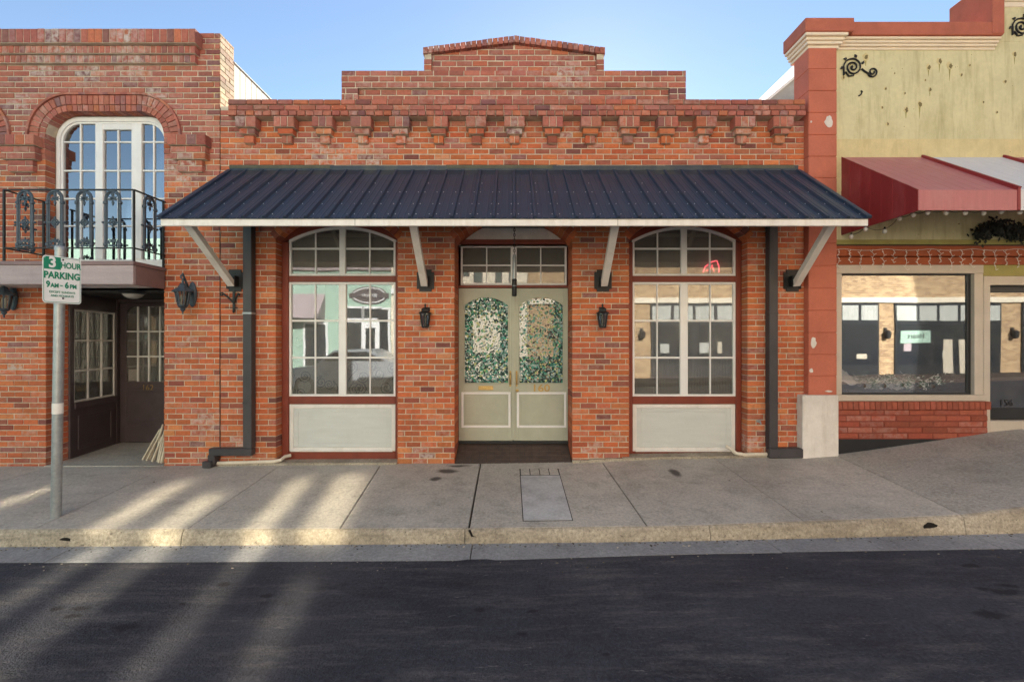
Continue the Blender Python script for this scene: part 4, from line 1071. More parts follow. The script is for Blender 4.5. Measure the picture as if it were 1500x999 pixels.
# ---- balcony
bd = 57.5; by = wy(bd); bx0, bx1 = wx(-250, bd), wx(195, bd)
zf1, zf0 = ZBAL, wz(416.5, bd)
m = MB(); m.bx(bx0, bx1, by, by+.04, zf0, zf1-.045, .004)
bal = m.build('balcony', MT['mauve'], left)
MB().bx(bx1-.04, bx1-.0005, by+.0405, -.012, zf0, zf1-.045, .004).build('end_board', MT['mauve_trim'], bal)
MB().bx(bx0, bx1+.012, by-.012, -.012, zf1-.044, zf1, .005).build('deck', MT['mauve_trim'], bal)
MB().bx(bx0, bx1-.041, by+.041, .0, ZENT, ZENT+.02).build('soffit', MT['soffit'], bal)
zr1, zr0 = wz(277.5, bd), wz(363, bd); rx0, rx1 = wx(3, bd), wx(194, bd); yr = by+.02
for x0, y0, x1, y1 in ((rx0, yr, rx1, yr), (rx1, yr, rx1, -.005), (rx0, yr, rx0, -.005)):
    for zz, w in ((zr1, .022), (zr0, .016)): MB().bar((x0, y0, zz), (x1, y1, zz), w, .014).build('rail', MT['iron'], bal)
for x, y in ((rx0, yr), (rx1, yr), (rx1, -.03), (rx0, -.03)): MB().bar((x, y, zf1), (x, y, zr1), .018, .018, up=(0, 1, 0)).build('rail_post', MT['iron'], bal)
def leaf_shape(m, c, an, L, W, t=.006):
    ca, sa = math.cos(an), math.sin(an); pts = [(0, 0), (.35*L, W), (L, 0), (.35*L, -W)]
    P = [(c[0]+p[0]*ca-p[1]*sa, c[1]+p[0]*sa+p[1]*ca) for p in pts]; m.prism(P, -t, t)
def make_baluster():
    m = MB(); hgt = zr1-zr0; w = .082; b0 = zr0; top = zr1-.012; r = w
    arc = [(w*math.cos(math.pi*i/14), 0, top-r+r*math.sin(math.pi*i/14)) for i in range(15)]
    for rad, off in ((.0125, 0), (.006, -.020)):
        k_ = (w+off)/w; m.tube([(w+off, 0, b0)]+[(p[0]*k_, 0, top-r+(p[2]-top+r)*k_) for p in arc]+[(-w-off, 0, b0)], rad, 8)
    zm = b0+hgt*.44
    for s_ in (-1, 1):
        for zz in (b0+.04, top-r-.05): m.lathe([(.010, -.022), (.022, -.012), (.022, .012), (.010, .022)], (s_*w, 0, zz), 8)
        m.bar((s_*w*.25, 0, zm), (s_*(w+.02), 0, zm), .008, .008); m._blob((s_*(w+.028), 0, zm), .014, .014, .014, 8, 5)
    ring = [(.036*math.cos(2*math.pi*i/16), 0, zm+.036*math.sin(2*math.pi*i/16)) for i in range(17)]; m.tube(ring, .008, 6)
    for i in range(6): leaf_shape(m, (0, zm), math.pi*i/3+.5, .030, .009)
    for q in range(4): leaf_shape(m, (0.040*math.cos(q*math.pi/2), zm+.040*math.sin(q*math.pi/2)), q*math.pi/2, .030, .011)
    zt_ = top-r-.035                                # fleur in the head
    m.tube([(0, 0, zt_-.03), (0, 0, top)], .006, 6); m._blob((0, 0, zt_+.075), .018, .012, .030, 8, 6)
    for an in (-.5, .5, 2.64, 3.64): leaf_shape(m, (0, zt_+.03), an, .048, .013)
    for an in (math.pi/2, -math.pi/2): leaf_shape(m, (0, zt_+.01), an, .06, .014)
    m.bar((-w, 0, zt_+.03), (w, 0, zt_+.03), .008, .008)
    zb_ = b0+.05
    for sgn in (-1, 1):
        m.tube([(sgn*(.020+.022*math.cos(a)), 0, zb_+.022*math.sin(a)) for a in [2*math.pi*i/12 for i in range(13)]], .007, 6)
        m.tube([(sgn*(w-.020+.016*math.cos(a)), 0, zb_+.02+.016*math.sin(a)) for a in [2*math.pi*i/10 for i in range(11)]], .006, 6)
    for an in (math.pi/2, .7, 2.44): leaf_shape(m, (0, zb_+.02), an, .05, .012)
    m.bar((-w, 0, zb_-.028), (w, 0, zb_-.028), .010, .010); m.bar((-w, 0, zb_+.035), (w, 0, zb_+.035), .008, .008)
    return m
src = make_baluster()
def place_bal(x, y, turn=False):
    m = MB(); m.f = list(src.f); m.t = list(src.t)
    m.v = [(x+v[1], y-v[0], v[2]) if turn else (x+v[0], y+v[1], v[2]) for v in src.v]; return m.build('baluster_panel', MT['iron_grey'], bal)
for px in (34, 78, 121, 163): place_bal(wx(px, bd), yr)
place_bal(rx1, (yr-.01)/2, True); place_bal(rx0, (yr-.01)/2, True)

# ---- recessed entry of the left building
ex_y = 1.22; zfl = -.012
m = MB(); m.box(EX0-.9, EX1+.7, .262, ex_y+.4, zfl-.05, zfl); m.box(EX0+.002, EX1-.002, -.02, .262, zfl-.05, zfl); m.build('entry_floor', MT['walk_dark'], left)
m = MB(); m.box(EX0-.9, EX1+.7, .285, ex_y+.5, ZENT, ZENT+.02); m.box(EX0+.003, EX1-.003, -.005, .285, ZENT, ZENT+.02); m.build('entry_ceiling', MT['soffit'], left)
m = MB(); m.box(EX1+.30, EX1+.34, .285, ex_y+.5, zfl, ZENT); m.build('entry_side_wall', MT['brown'], left)
A = Vector((wx(100.5, -36), .30)); B = Vector((wx(173, -147), ex_y))   # the splayed side screen runs from A to B
ax = (B-A).normalized(); nrm_ = Vector((ax.y, -ax.x)); SL = (B-A).length
def side_piece(name, mat, parent, s0, s1, z0, z1, t0=-.02, t1=.02, bev=.003):
    m = MB(); m.bx(s0, s1, -t1, -t0, z0, z1, bev)
    m.v = [(A.x+ax.x*v[0]+nrm_.x*(-v[1]), A.y+ax.y*v[0]+nrm_.y*(-v[1]), v[2]) for v in m.v]; return m.build(name, mat, parent)
sidew = side_piece('side_window', MT['brown'], left, 0, SL, zfl, wz(592, -36)*.0+.62, -.03, .02)
side_piece('corner_post', MT['brown'], sidew, -.02, .05, zfl, ZENT, -.03, .03); side_piece('corner_post', MT['brown'], sidew, SL-.07, SL+.03, zfl, ZENT, -.03, .03)
side_piece('header', MT['brown'], sidew, .05, SL-.07, 1.92, ZENT, -.03, .022)
zs0, zs1 = .70, 1.92
side_piece('sill', MT['brown'], sidew, .05, SL-.07, .62, .70, -.03, .045)
for q in range(4):
    s = lerp(.07, SL-.09, q/3); side_piece('muntin', MT['white_old'], sidew, s-.014, s+.014, zs0, zs1, -.01, .012)
for q in range(4):
    z = lerp(zs0+.014, zs1-.014, q/3); side_piece('muntin', MT['white_old'], sidew, .07, SL-.09, z-.013, z+.013, -.008, .010)
for q in range(3):
    for p in range(3): side_piece('pane', MT['glass_dark'], sidew, lerp(.07, SL-.09, q/3)+.014, lerp(.07, SL-.09, (q+1)/3)-.014, lerp(zs0, zs1, p/3)+.012, lerp(zs0, zs1, (p+1)/3)-.012, -.004, .0, 0)
for z0, z1, s0, s1 in ((.08, .52, .12, .17), (.08, .52, SL-.20, SL-.15)): side_piece('panel_moulding', MT['brown'], sidew, s0, s1, z0, z1, .02, .034)
for z0, z1 in ((.08, .12), (.48, .52)): side_piece('panel_moulding', MT['brown'], sidew, .17, SL-.20, z0, z1, .02, .034)
# entry door
ddx0, ddx1 = wx(175.5, -147), wx(175.5, -147)+1.02; DD = -147
m = MB(); m.bx(B.x-.02, ddx0, ex_y-.03, ex_y+.06, zfl, ZENT); m.bx(ddx1, ddx1+.5, ex_y-.03, ex_y+.06, zfl, ZENT); m.bx(ddx0, ddx1, ex_y-.03, ex_y+.06, wz(443, DD), ZENT); m.build('entry_frame', MT['brown'], left)
ga, gb, gz0, gz1 = wx(185, DD), ddx1-.10, wz(559, DD), wz(449, DD)
dz1 = wz(443.5, DD); m = MB()
m.bx(ddx0+.004, ga, ex_y, ex_y+.045, zfl+.012, dz1); m.bx(gb, ddx1-.004, ex_y, ex_y+.045, zfl+.012, dz1); m.bx(ga, gb, ex_y, ex_y+.045, zfl+.012, gz0); m.bx(ga, gb, ex_y, ex_y+.045, gz1, dz1)
cr = .11
for sgn, xx in ((1, ga), (-1, gb)):
    P = [(xx, gz1+.001)]+[(xx+sgn*(cr-cr*math.cos(a)), gz1-cr+cr*math.sin(a)) for a in [math.pi/2*i/8 for i in range(9)]]
    m.prism(P if sgn < 0 else P[::-1], ex_y, ex_y+.045)
ed = m.build('entry_door', MT['brown'], left)
for i in range(1, 5):
    x = lerp(ga, gb, i/5); MB().bx(x-.010, x+.010, ex_y+.006, ex_y+.035, gz0, gz1, .003).build('muntin', MT['white_old'], ed)
for i in (1, 2): z = lerp(gz0, gz1, i/3); MB().bx(ga, gb, ex_y+.008, ex_y+.033, z-.010, z+.010, .003).build('muntin', MT['white_old'], ed)
for i in range(5):
    for j in range(3): MB().box(lerp(ga, gb, i/5), lerp(ga, gb, (i+1)/5), ex_y+.02, ex_y+.023, lerp(gz0, gz1, j/3), lerp(gz0, gz1, (j+1)/3)).build('pane', MT['glass_dark'], ed)
for x0, x1, z0, z1 in ((ddx0+.07, ddx0+.115, wz(619, DD), wz(571, DD)), (ddx1-.115, ddx1-.07, wz(619, DD), wz(571, DD)), (ddx0+.115, ddx1-.115, wz(619, DD), wz(619, DD)+.04), (ddx0+.115, ddx1-.115, wz(571, DD)-.04, wz(571, DD))): MB().bx(x0, x1, ex_y-.014, ex_y+.004, z0, z1).build('panel_moulding', MT['brown'], ed)
text_obj('162', .12, MT['brass'], ed, wx(217, DD), ex_y-.004, wz(568, DD), .003, name='house_number')
MB().bx(wx(186, DD), wx(199, DD), ex_y+.030, ex_y+.032, wz(558, DD), wz(541, DD)).build('paper_notice', MT['white_old'], ed)
m = MB(); m.box(EX0-.9, EX1+.6, 2.2, 2.25, 0, ZENT); m.box(EX0-1.3, EX0-1.25, .3, 2.2, 0, ZENT); m.build('entry_interior', MT['dark_room'], left)

MB().box(t0, t1, yd+.10, yd+.106, u0-.02, u1+.02).build('added_transom_backing', MT['backing_dark'], main)  # added grey board lifts the black door transom in place of room light

# ================================================================ RIGHT STUCCO SHOP
shop = thing('stucco_shop', (5.5, .4, .2), 'olive yellow stucco shop with terracotta corner pilaster and red and white awning', 'building')
RXE = 9.6
m = MB(); ws = wy(2); xw0 = wx(1224, 10)
zband0, zband1 = wz(233, 2), wz(204, 2); ztopw = wz(50, 3)
m.box(xw0, RXE, ws, .30, zband1, ztopw); m.box(xw0, RXE, ws+.002, .30, wz(357, 2), zband1); m.build('wall', MT['olive'], shop)
MB().bx(xw0+.01, RXE, ws-.006, ws+.05, zband0-.4, zband1, .003).build('wall_band', MT['yellow_band'], shop)
m = MB(); m.box(xw0, RXE, .30, 6.5, 4.75, 4.8); m.box(RXE-.1, RXE, .301, 6.5, -.2, 4.75); m.box(xw0, xw0+.1, .301, 6.5, -.2, 4.75); m.box(xw0, RXE, 6.5, 6.6, -.2, 4.75); m.build('rear_shell', MT['dark_room'], shop)
# rusticated pilaster: separate blocks
px0, px1 = wx(1184.5, 10), wx(1226, 10); yp0, yp1 = wy(10), wy(-25)
ys_ = [70, 101.5, 133.5, 165.5, 198, 229.5, 261, 293, 325, 357, 389.5, 422, 455, 487.5, 519.5, 551, 579]
m = MB(); m.box(px0+.006, px1-.006, yp0+.008, yp1, .0, wz(70, 10)); pil = m.build('pilaster', MT['terracotta'], shop)
for a, b in zip(ys_, ys_[1:]):
    MB().bx(px0, px1, yp0+R.uniform(-.002, .002), yp1-.004, wz(b, 10)+.003, wz(a, 10)-.003, .006).build('block', MT['terracotta'], pil)
bx_ = MB(); bx_.bx(wx(1176.5, 14), px1+.006, yp0-.025, .1, -.1, wz(579, 14), .008); bx_.build('base_block', MT['stucco_base'], pil)
for px, py, rx, rz_ in ((1214, 179, .055, .085), (1191, 502, .045, .07), (1188, 543, .03, .03), (1188, 179, .012, .015), (1214, 573, .05, .012)):
    q = MB(); n = 14; P = [(wx(px, 10)+rx*math.cos(2*math.pi*i/n)*R.uniform(.6, 1.05), wz(py, 10)+rz_*math.sin(2*math.pi*i/n)*R.uniform(.7, 1.05)) for i in range(n)]
    q.prism(P, yp0-.0045, yp0+.004); q.build('bare_patch', MT['stucco_base'], pil)
# pilaster capital
z46, z26 = wz(46, 20), wz(26, 20); cxl_, cxr_ = wx(1180, 20), wx(1252, 20)
MB().bx(cxl_, cxr_, wy(20), wy(-34), z46, z26, .008).build('coping', MT['terra_cap'], shop)
m = MB(); zt_ = z46; stepz = (z46-wz(70.5, 11))/4
for i, (o) in enumerate((.012, .040, .058, .085)):
    m.bx(cxl_+o, min(cxr_-o, px1+.10-o*.8), wy(20)+o, wy(-33), zt_-stepz, zt_, .006); zt_ -= stepz
m.build('cornice', MT['cream'], shop)
zc0, zc1 = wz(52, 13), wz(32.5, 13); xst = wx(1470, 13)
MB().bx(cxr_+.001, xst-.002, wy(14), .30, zc0, zc1, .008).build('coping', MT['terra_cap'], shop)
m = MB(); zt_ = zc0; hz = (zc0-wz(73, 4))/4
for i, o in enumerate((.0, .022, .040, .062)): m.bx(px1+.06-o*.5 if i < 3 else px1+.002, xst-.002-o*.2, wy(11)+o, .05, zt_-hz, zt_, .005); zt_ -= hz
m.build('cornice', MT['cream'], shop)
# raised centre block with its red left return
m = MB(); m.bx(xst, RXE, ws-.003, wy(-49), zc0-.02, wz(-30, 3)); m.build('raised_wall', MT['olive'], shop)
m = MB(); m.bx(wx(1453, 14), xst-.001, wy(15), wy(-50), wz(50, 14), wz(-34, 14), .006); m.build('raised_pier', MT['terra_cap'], shop)
m = MB(); zt_ = wz(-12, 4)
for o in (.04, .022, .008): m.bx(xst+.003, RXE, ws-o-.004, .1, zt_-.06, zt_, .004); zt_ -= .0615
m.build('cornice', MT['cream'], shop)
MB().bx(xst-.02, RXE, ws-.10, .45, wz(-12, 4), wz(-28, 4)).build('coping', MT['terra_cap'], shop)
# peeled stucco spots: highlight painted in the pale rim, shade in the dark middle
for px, py, r in ((1268, 84, .05), (1376, 90, .045), (1391, 97, .055), (1360, 99, .04), (1297, 130, .028), (1362, 132, .035), (1347, 153, .05), (1327, 161, .045), (1408, 110, .025), (1486, 80, .04), (1472, 120, .03), (1325, 137, .02), (1300, 182, .03), (1292, 158, .02), (1235, 114, .03), (1245, 95, .02), (1440, 150, .02), (1460, 165, .022), (1420, 96, .02), (1355, 118, .016), (1310, 108, .014)):
    n = 11; x, z = wx(px, 2), wz(py, 2)
    def ragged(k, sx_, sz_): return [(x+r*k*sx_*math.cos(2*math.pi*q/n)*R.uniform(.45, 1.1), z+r*k*sz_*math.sin(2*math.pi*q/n)*R.uniform(.55, 1.15)) for q in range(n)]
    fl = MB().prism(ragged(1.0, .8, 1.1), ws-.003, ws+.002).build('flake_highlight_rim', MT['yellow_band'], shop)
    MB().prism([(a+r*.12, b-r*.10) for a, b in ragged(.62, .8, 1.15)], ws-.006, ws-.0028).build('shaded_bare_spot', MT['bare'], fl)
    if r > .03: MB().prism([(x-r*.18, z-r*.6), (x-r*.05, z-r*R.uniform(2.2, 3.6)), (x+r*.05, z-r*2.2), (x+r*.2, z-r*.6)], ws-.0018, ws+.002).build('drip_stain', MT['olive_dark'], fl)
# front under the awning
yf_ = wy(2)
MB().bx(xw0, RXE, yf_-.018, yf_+.03, wz(358.5, 3), wz(351.5, 3)).build('trim_strip', MT['olive_dark'], shop)
MB().bx(xw0+.006, RXE, yf_-.03, yf_+.05, wz(375.5, 4), wz(360.5, 4), .006).build('fascia_board', MT['rust_band'], shop)
MB().bx(xw0+.006, RXE, yf_-.016, yf_+.05, wz(388, 4), wz(376.5, 4), .006).build('fascia_board', MT['rust_band'], shop)
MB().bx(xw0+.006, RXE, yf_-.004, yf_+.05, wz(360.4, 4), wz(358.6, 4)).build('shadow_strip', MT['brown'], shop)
gz1, gz0 = wz(401, 0), wz(578, 0); gx0, gx1 = wx(1230), wx(1425)
m = MB(); m.bx(xw0+.008, wx(1438), yf_-.01, .12, wz(401), wz(388.5), .005); m.bx(gx1, wx(1438), yf_-.006, .12, wz(578), wz(401), .005); m.bx(xw0+.008, gx0+.012, yf_-.006, .12, wz(578), wz(401), .005); m.bx(xw0+.008, wx(1441), yf_-.02, .14, wz(587), wz(578), .005)
sw = m.build('shop_window', MT['taupe'], shop)
m = MB(); m.bx(gx1-.05, gx1-.002, .02, .06, gz0, gz1); m.bx(gx0+.014, gx1-.05, .02, .06, gz0, gz0+.02); m.bx(gx0+.014, gx1-.05, .02, .06, gz1-.018, gz1); m.build('glazing_bead', MT['dark_alu'], sw)
MB().box(gx0+.012, gx1-.051, .035, .041, gz0+.02, gz1-.018).build('pane', MT['glass_shop'], sw)
# plinth of painted brick
plx0, plx1 = px1+.004, wx(1447, 6); pb = Brickwork(); ypl = wy(6); pz1 = wz(600, 6); pz0 = wz(643, 6)
for k in range(5):
    h = (pz1-pz0)/5; pb.row(plx0, plx1, pz0+k*h, pz0+(k+1)*h, k, ypl, .1, None, .1, L=.30, zone='paint')
pb.headers(plx0, wx(1452, 9), pz1, wz(588, 9), .066, wy(9.5), .1, 'paint')
m = MB(); m.box(plx0, plx1-.006, ypl+.006, .12, -.1, wz(588, 9)-.012); plinth = m.build('plinth', MT['painted_brick'] or MT['oxblood'], shop)
pb2 = pb.emit(plinth, [], 300)
MB().bx(plx0, plx1-.004, ypl+.001, .1, -.1, pz0-.002).build('base_strip', MT['dark_alu'], plinth)
# shop door bay
jx0, jx1 = wx(1437.5), wx(1447); zth = wz(627)
m = MB(); m.bx(jx0+.001, jx1, yf_-.014, .14, zth-.05, wz(405), .004); m.bx(jx0+.001, RXE, yf_-.013, .14, wz(418), wz(405), .004); m.bx(jx1, RXE, yf_-.01, .2, zth-.08, wz(616), .004)
sd = m.build('shop_door_frame', MT['taupe'], shop)
MB().bx(jx0+.002, RXE, yf_-.003, .1, wz(404.8), wz(388.5)).build('over_panel', MT['olive_dark'], shop)
dxa, dxb = jx1+.002, jx1+.92
m = MB(); m.bx(dxa, dxb, .05, .09, wz(428), wz(418.5)); m.bx(dxa, dxa+.012, .05, .09, wz(614), wz(428)); m.bx(dxb-.05, dxb, .05, .09, wz(614), wz(428)); m.bx(dxa+.012, dxb-.05, .05, .09, wz(615), wz(598))
door_s = m.build('shop_door', MT['dark_alu'], shop)
MB().box(dxa+.012, dxb-.05, .06, .066, wz(598), wz(428)).build('pane', MT['glass_shop'], door_s)
text_obj('156', .115, MT['black'], door_s, wx(1481), .056, wz(591.5), .001, name='house_number')
MB().bx(dxb, RXE, .0, .1, zth-.05, wz(418.5)).build('side_panel', MT['taupe'], shop)
m = MB(); m.box(xw0+.11, RXE-.11, 2.0, 2.05, .2, 3.0); m.box(xw0+.11, RXE-.11, .15, 2.0, .36, .40); m.box(xw0+.11, RXE-.11, .15, 2.0, 2.6, 2.64); m.build('interior', MT['dark_room'], shop)
# window display: snow bank, fir garland with cones
zsn = gz0+.03
m = MB(); nx_, ny_ = 40, 8; vs = []
for j in range(ny_):
    for i in range(nx_):
        x = lerp(gx0+.03, gx1-.06, i/(nx_-1)); y = .048+j*.03; h = .03+.02*math.sin(i*1.3+j)+.03*R.random()+.16*math.exp(-((x-gx0-.12)/.20)**2)*math.exp(-((j-4)/4)**2)+.012*j
        vs.append((x, y, zsn+h))
m.add(vs, [(j*nx_+i, j*nx_+i+1, (j+1)*nx_+i+1, (j+1)*nx_+i) for j in range(ny_-1) for i in range(nx_-1)])
tag(m.build('display_snow', MT['snow'], smooth=True), 'white fake snow heaped along the bottom of the shop window', 'fake snow', kind='stuff')
m = MB(); gp = [(lerp(wx(1262), wx(1382), t/30), .075+.02*math.sin(t), zsn+.12+.035*math.sin(t*.7)) for t in range(31)]
for i in range(1500):
    b = R.choice(gp); x = b[0]+R.gauss(0, .04); y = b[1]+R.gauss(0, .03); z = max(b[2]+R.gauss(0, .035), zsn+.03); an = R.uniform(0, 6.28); L = R.uniform(.03, .06); e = R.uniform(-.6, .9)
    d1 = Vector((math.cos(an)*math.cos(e), math.sin(an)*.4, math.sin(e)))*L; w = Vector((-d1.z, 0, d1.x)).normalized()*.003; c = R.choice([(.06, .14, .10), (.10, .20, .14), (.20, .30, .26), (.75, .78, .78), (.75, .78, .78)]); m.cur = (*c, 1); p = Vector((x, y, z))
    m.add([p-w, p+w, p+d1+w*.3, p+d1-w*.3], [(0, 1, 2, 3)])
gar = thing('fir_garland', ((gx0+gx1)/2, .1, zsn), 'green fir garland with pine cones lying on the fake snow', 'garland')
m.build('needle_mass', MT['leafy'], gar, tone=True, kind='stuff')
for px in (1270, 1300, 1328, 1352, 1372):
    q = MB(); q.lathe([(.002, -.03), (.02, -.022), (.028, -.005), (.024, .012), (.014, .025), (.002, .034)], (wx(px), .055, zsn+.065+R.uniform(0, .02)), 9); q.build('pine_cone', MT['paver'], gar)

# wrought scrolls on the stucco
def scroll(px, py, label, s=1.0):
    cx, cz = wx(px, 3), wz(py, 3); y = ws-.014; m = MB()
    def sp(c, r0, r1, a0, a1, n=34): return [(c[0]+lerp(r0, r1, i/n)*math.cos(lerp(a0, a1, i/n)), y, c[1]+lerp(r0, r1, i/n)*math.sin(lerp(a0, a1, i/n))) for i in range(n+1)]
    m.tube(sp((cx-.10*s, cz+.0), .012*s, .115*s, 2.0, 2.0+4.4*math.pi), [lerp(.011, .009, i/34) for i in range(35)], 6)
    p = sp((cx+.14*s, cz-.06*s), .015*s, .062*s, .6, .6-3.0*math.pi); m.tube(p, .009, 6)
    m.tube([(cx+.005*s, y, cz-.02*s), (cx+.04*s, y, cz-.05*s), (cx+.08*s, y, cz-.075*s), (cx+.13*s, y, cz-.12*s)], .010, 6)
    m.tube([(cx-.21*s, y, cz+.0), (cx-.21*s, y, cz-.10*s), (cx-.19*s, y, cz-.06*s), (cx-.15*s, y, cz-.11*s), (cx-.09*s, y, cz-.10*s)], .010, 6)
    for a in (.3, 1.2, 2.2, 3.1):
        c = (cx-.10*s+.122*s*math.cos(a), cz+.122*s*math.sin(a)); q = MB(); leaf_shape(q, c, a+.9, .045*s, .016*s); m.add([(v[0], v[1]+y, v[2]) for v in q.v], q.f)
    m.tube([(cx-.1*s, y+.02, cz), (cx-.1*s, y, cz)], .008, 5)
    return tag(m.build('iron_scroll', MT['iron'], smooth=True), label, 'ornament', 'wrought iron scrolls on the stucco wall')
scroll(1261, 99, 'black wrought iron scroll on the olive stucco beside the terracotta pilaster')
scroll(1508, 40, 'black wrought iron scroll high on the raised stucco wall, cut by the frame edge')
m = MB(); m.tube([(wx(px, 3), ws-.010, wz(py, 3)) for px, py in ((1258, 141), (1261, 139), (1263, 135), (1261, 133.5)) ], .008, 6); tag(m.build('wall_hook', MT['iron']), 'small broken black iron hook below the iron scroll on stucco', 'hook')

# ---- red and white metal awning of the shop
rd = 128; rx_ = [wx(1230.5), 4.99, 5.98, 6.97, 7.96, 8.95]
zrt = wz(232); zft, zfb = wz(279, rd), wz(308.5, rd); yfr = wy(rd)
ra_ = thing('shop_awning', (6.4, 0, zfb), 'red and white striped metal awning over the stucco shop window', 'awning')
for i, (a, b) in enumerate(zip(rx_, rx_[1:])):
    red = i % 2 == 0; n = 8; m = MB()
    for q in range(n):
        x0 = lerp(a, b, q/n); x1 = lerp(a, b, (q+1)/n); h = .0025
        m.add([(x0+.003, ws-.004, zrt+h), (x1-.003, ws-.004, zrt+h), (x1-.003, yfr, zft+h), (x0+.003, yfr, zft+h), (x1, ws-.004, zrt), (x1, yfr, zft), (x0, ws-.004, zrt), (x0, yfr, zft)], [(3, 2, 1, 0), (2, 5, 4, 1), (6, 0, 3, 7)[::-1]])
    m.build('roof_panel', MT['red_top'] if red else MT['white_metal'], ra_)
    m = MB(); m.bx(a+.0008, b-.0008, yfr-.006, yfr+.004, zfb, zft+.003, .002)
    m.build('valance', MT['red_top'] if red else MT['white_metal'], ra_)
    m = MB(); m.bar((b, ws-.004, zrt+.015), (b, yfr-.012, zft+.015), .030, .035); m.bx(b-.014, b+.014, yfr-.016, yfr, zfb, zft+.03); m.build('seam_cap', MT['red_metal'], ra_)
m = MB(); a = rx_[0]; nn = 14
for q in range(nn):
    t0, t1 = q/nn, (q+1)/nn; Y0, Y1 = lerp(ws-.004, yfr, t0), lerp(ws-.004, yfr, t1); o = .004*(q % 2)
    m.add([(a-o, Y0, zfb), (a-o, Y1, zfb), (a-o, Y1, lerp(zrt, zft, t1)+.008), (a-o, Y0, lerp(zrt, zft, t0)+.008), (a+.01, Y0, zfb), (a+.01, Y1, zfb), (a+.01, Y1, lerp(zrt, zft, t1)+.008), (a+.01, Y0, lerp(zrt, zft, t0)+.008)], [(0,1,2,3), (7,6,5,4), (3,2,6,7), (0,4,5,1), (1,5,6,2), (0,3,7,4)])
m.build('end_panel', MT['red_metal'], ra_)
# globe lights on a wire under the awning
st_ = thing('globe_light_string', (5.2, -.6, zfb-.05), 'string of small clear globe bulbs hung under the red awning', 'string lights')
bp = [(wx(1247, 30), wz(347, 30), 30), (wx(1268, 50), wz(336, 50), 50), (wx(1296, 60), wz(339, 60), 60), (wx(1318, 90), wz(320, 90), 90), (wx(1338, 105), wz(315, 105), 105), (wx(1359, 118), wz(311.5, 118), 118), (wx(1386, 118), wz(311.5, 118), 118), (wx(1414, 118), wz(312, 118), 118), (wx(1441, 118), wz(312, 118), 118), (wx(1467, 118), wz(310, 118), 118), (wx(1494, 118), wz(311, 118), 118), (wx(1521, 118), wz(311, 118), 118), (wx(1548, 118), wz(311, 118), 118)]
pth = []
for (x, z, d), (x2, z2, d2) in zip(bp, bp[1:]):
    for q in range(6): t = q/6; pth.append((lerp(x, x2, t), wy(lerp(d, d2, t)), lerp(z, z2, t)+.028-.025*math.sin(math.pi*t)))
MB().tube(pth, .003, 5).build('wire', MT['black'], st_)
for x, z, d in bp:
    q = MB(); q._blob((x, wy(d), z), .022, .022, .026, 10, 7); bl = q.build('bulb', MT['frost'], st_, smooth=True); MB().lathe([(.010, 0), (.010, .022), (.004, .028)], (x, wy(d), z+.022), 8).build('socket', MT['black'], bl)
# icicle lights along the rust fascia
ic = thing('icicle_light_string', (5.6, -.06, wz(388, 6)), 'white icicle light string draped along the rust red fascia boards', 'string lights')
yi = yf_-.044; pth = [(x, yi, wz(365, 5)-.02*abs(math.sin((x-4)*6.0))) for x in frange(xw0+.03, 8.8, .05)]
MB().tube(pth, .0028, 5).build('wire', MT['white_old'], ic)
x = xw0+.05; k = 0
while x < 8.7:
    L = (.22, .16, .25, .19)[k % 4]; z = wz(366, 5); p = [(x+.016*math.sin(i*2.3+k), yi-.003, z-L*i/6) for i in range(7)]; q = MB(); q.tube(p, .0026, 5)
    for i in range(1, 7): q.tube([p[i], (p[i][0]+.022*(-1)**i, yi-.008, p[i][2]+.012)], .0032, 5)
    q.build('drop', MT['white_old'], ic); x += R.uniform(.125, .15); k += 1
# dried dark garland over the shop door
m = MB()
gp = [(wx(1436+i*4.5, 12), wz(344-6*math.sin(i*.35)-(i*.8 if i < 10 else 8), 12)) for i in range(26)]
for i in range(1500):
    b = R.choice(gp); x = b[0]+R.gauss(0, .04); z = b[1]+R.gauss(0, .045); y = wy(12)+R.gauss(0, .03); an = R.uniform(0, 6.28); L = R.uniform(.025, .060); k = R.uniform(.5, 2.6); m.cur = (.012*k, .013*k, .010*k, 1)
    d1 = Vector((math.cos(an), R.uniform(-.5, .5), math.sin(an)))*L; w = Vector((-d1.z, R.uniform(-.01, .01), d1.x))*.35; p = Vector((x, min(y, -.02), z)); m.add([p, p+d1*.5+w, p+d1, p+d1*.5-w], [(0, 1, 2, 3)])
tag(m.build('dried_garland', MT['leafy'], tone=True), 'dark dried garland hung on the olive board under the red awning', 'garland')
# grey gable roof behind the pilaster, wires
gr = thing('rear_gable', (3.6, 1.5, 3.7), 'pale grey gable end rising behind the parapet beside the terracotta pilaster', 'building')
yg_ = 1.2; dg = -yg_*K
m = MB(); m.prism([(wx(1090, dg), 3.9), (wx(1230, dg), 3.9), (wx(1230, dg), wz(30, dg)), (wx(1165, dg), wz(115, dg)), (wx(1125, dg), wz(148, dg)), (wx(1090, dg), wz(178, dg))], yg_, yg_+3.0); m.build('wall', MT['clad_dark'], gr)
m = MB(); m.bar((wx(1088, dg), yg_-.02, wz(178, dg)+.02), (wx(1165, dg), yg_-.02, wz(115, dg)+.02), .05, .03); m.build('verge', MT['white'], gr)
m = MB(); m.tube([(wx(1400, -60), .5, wz(33, -60)), (wx(1406, -60), .5, wz(20, -60)), (wx(1414, -60), .5, wz(11, -60)), (wx(1420, -60), .5, wz(5, -60))], .006, 5); m.tube([(wx(1403, -60), .52, wz(33, -60)), (wx(1412, -60), .52, wz(14, -60)), (wx(1421, -60), .52, wz(6, -60))], .005, 5)
tag(m.build('roof_cable', MT['black']), 'thin black cables curving up to the raised red pier', 'cable')

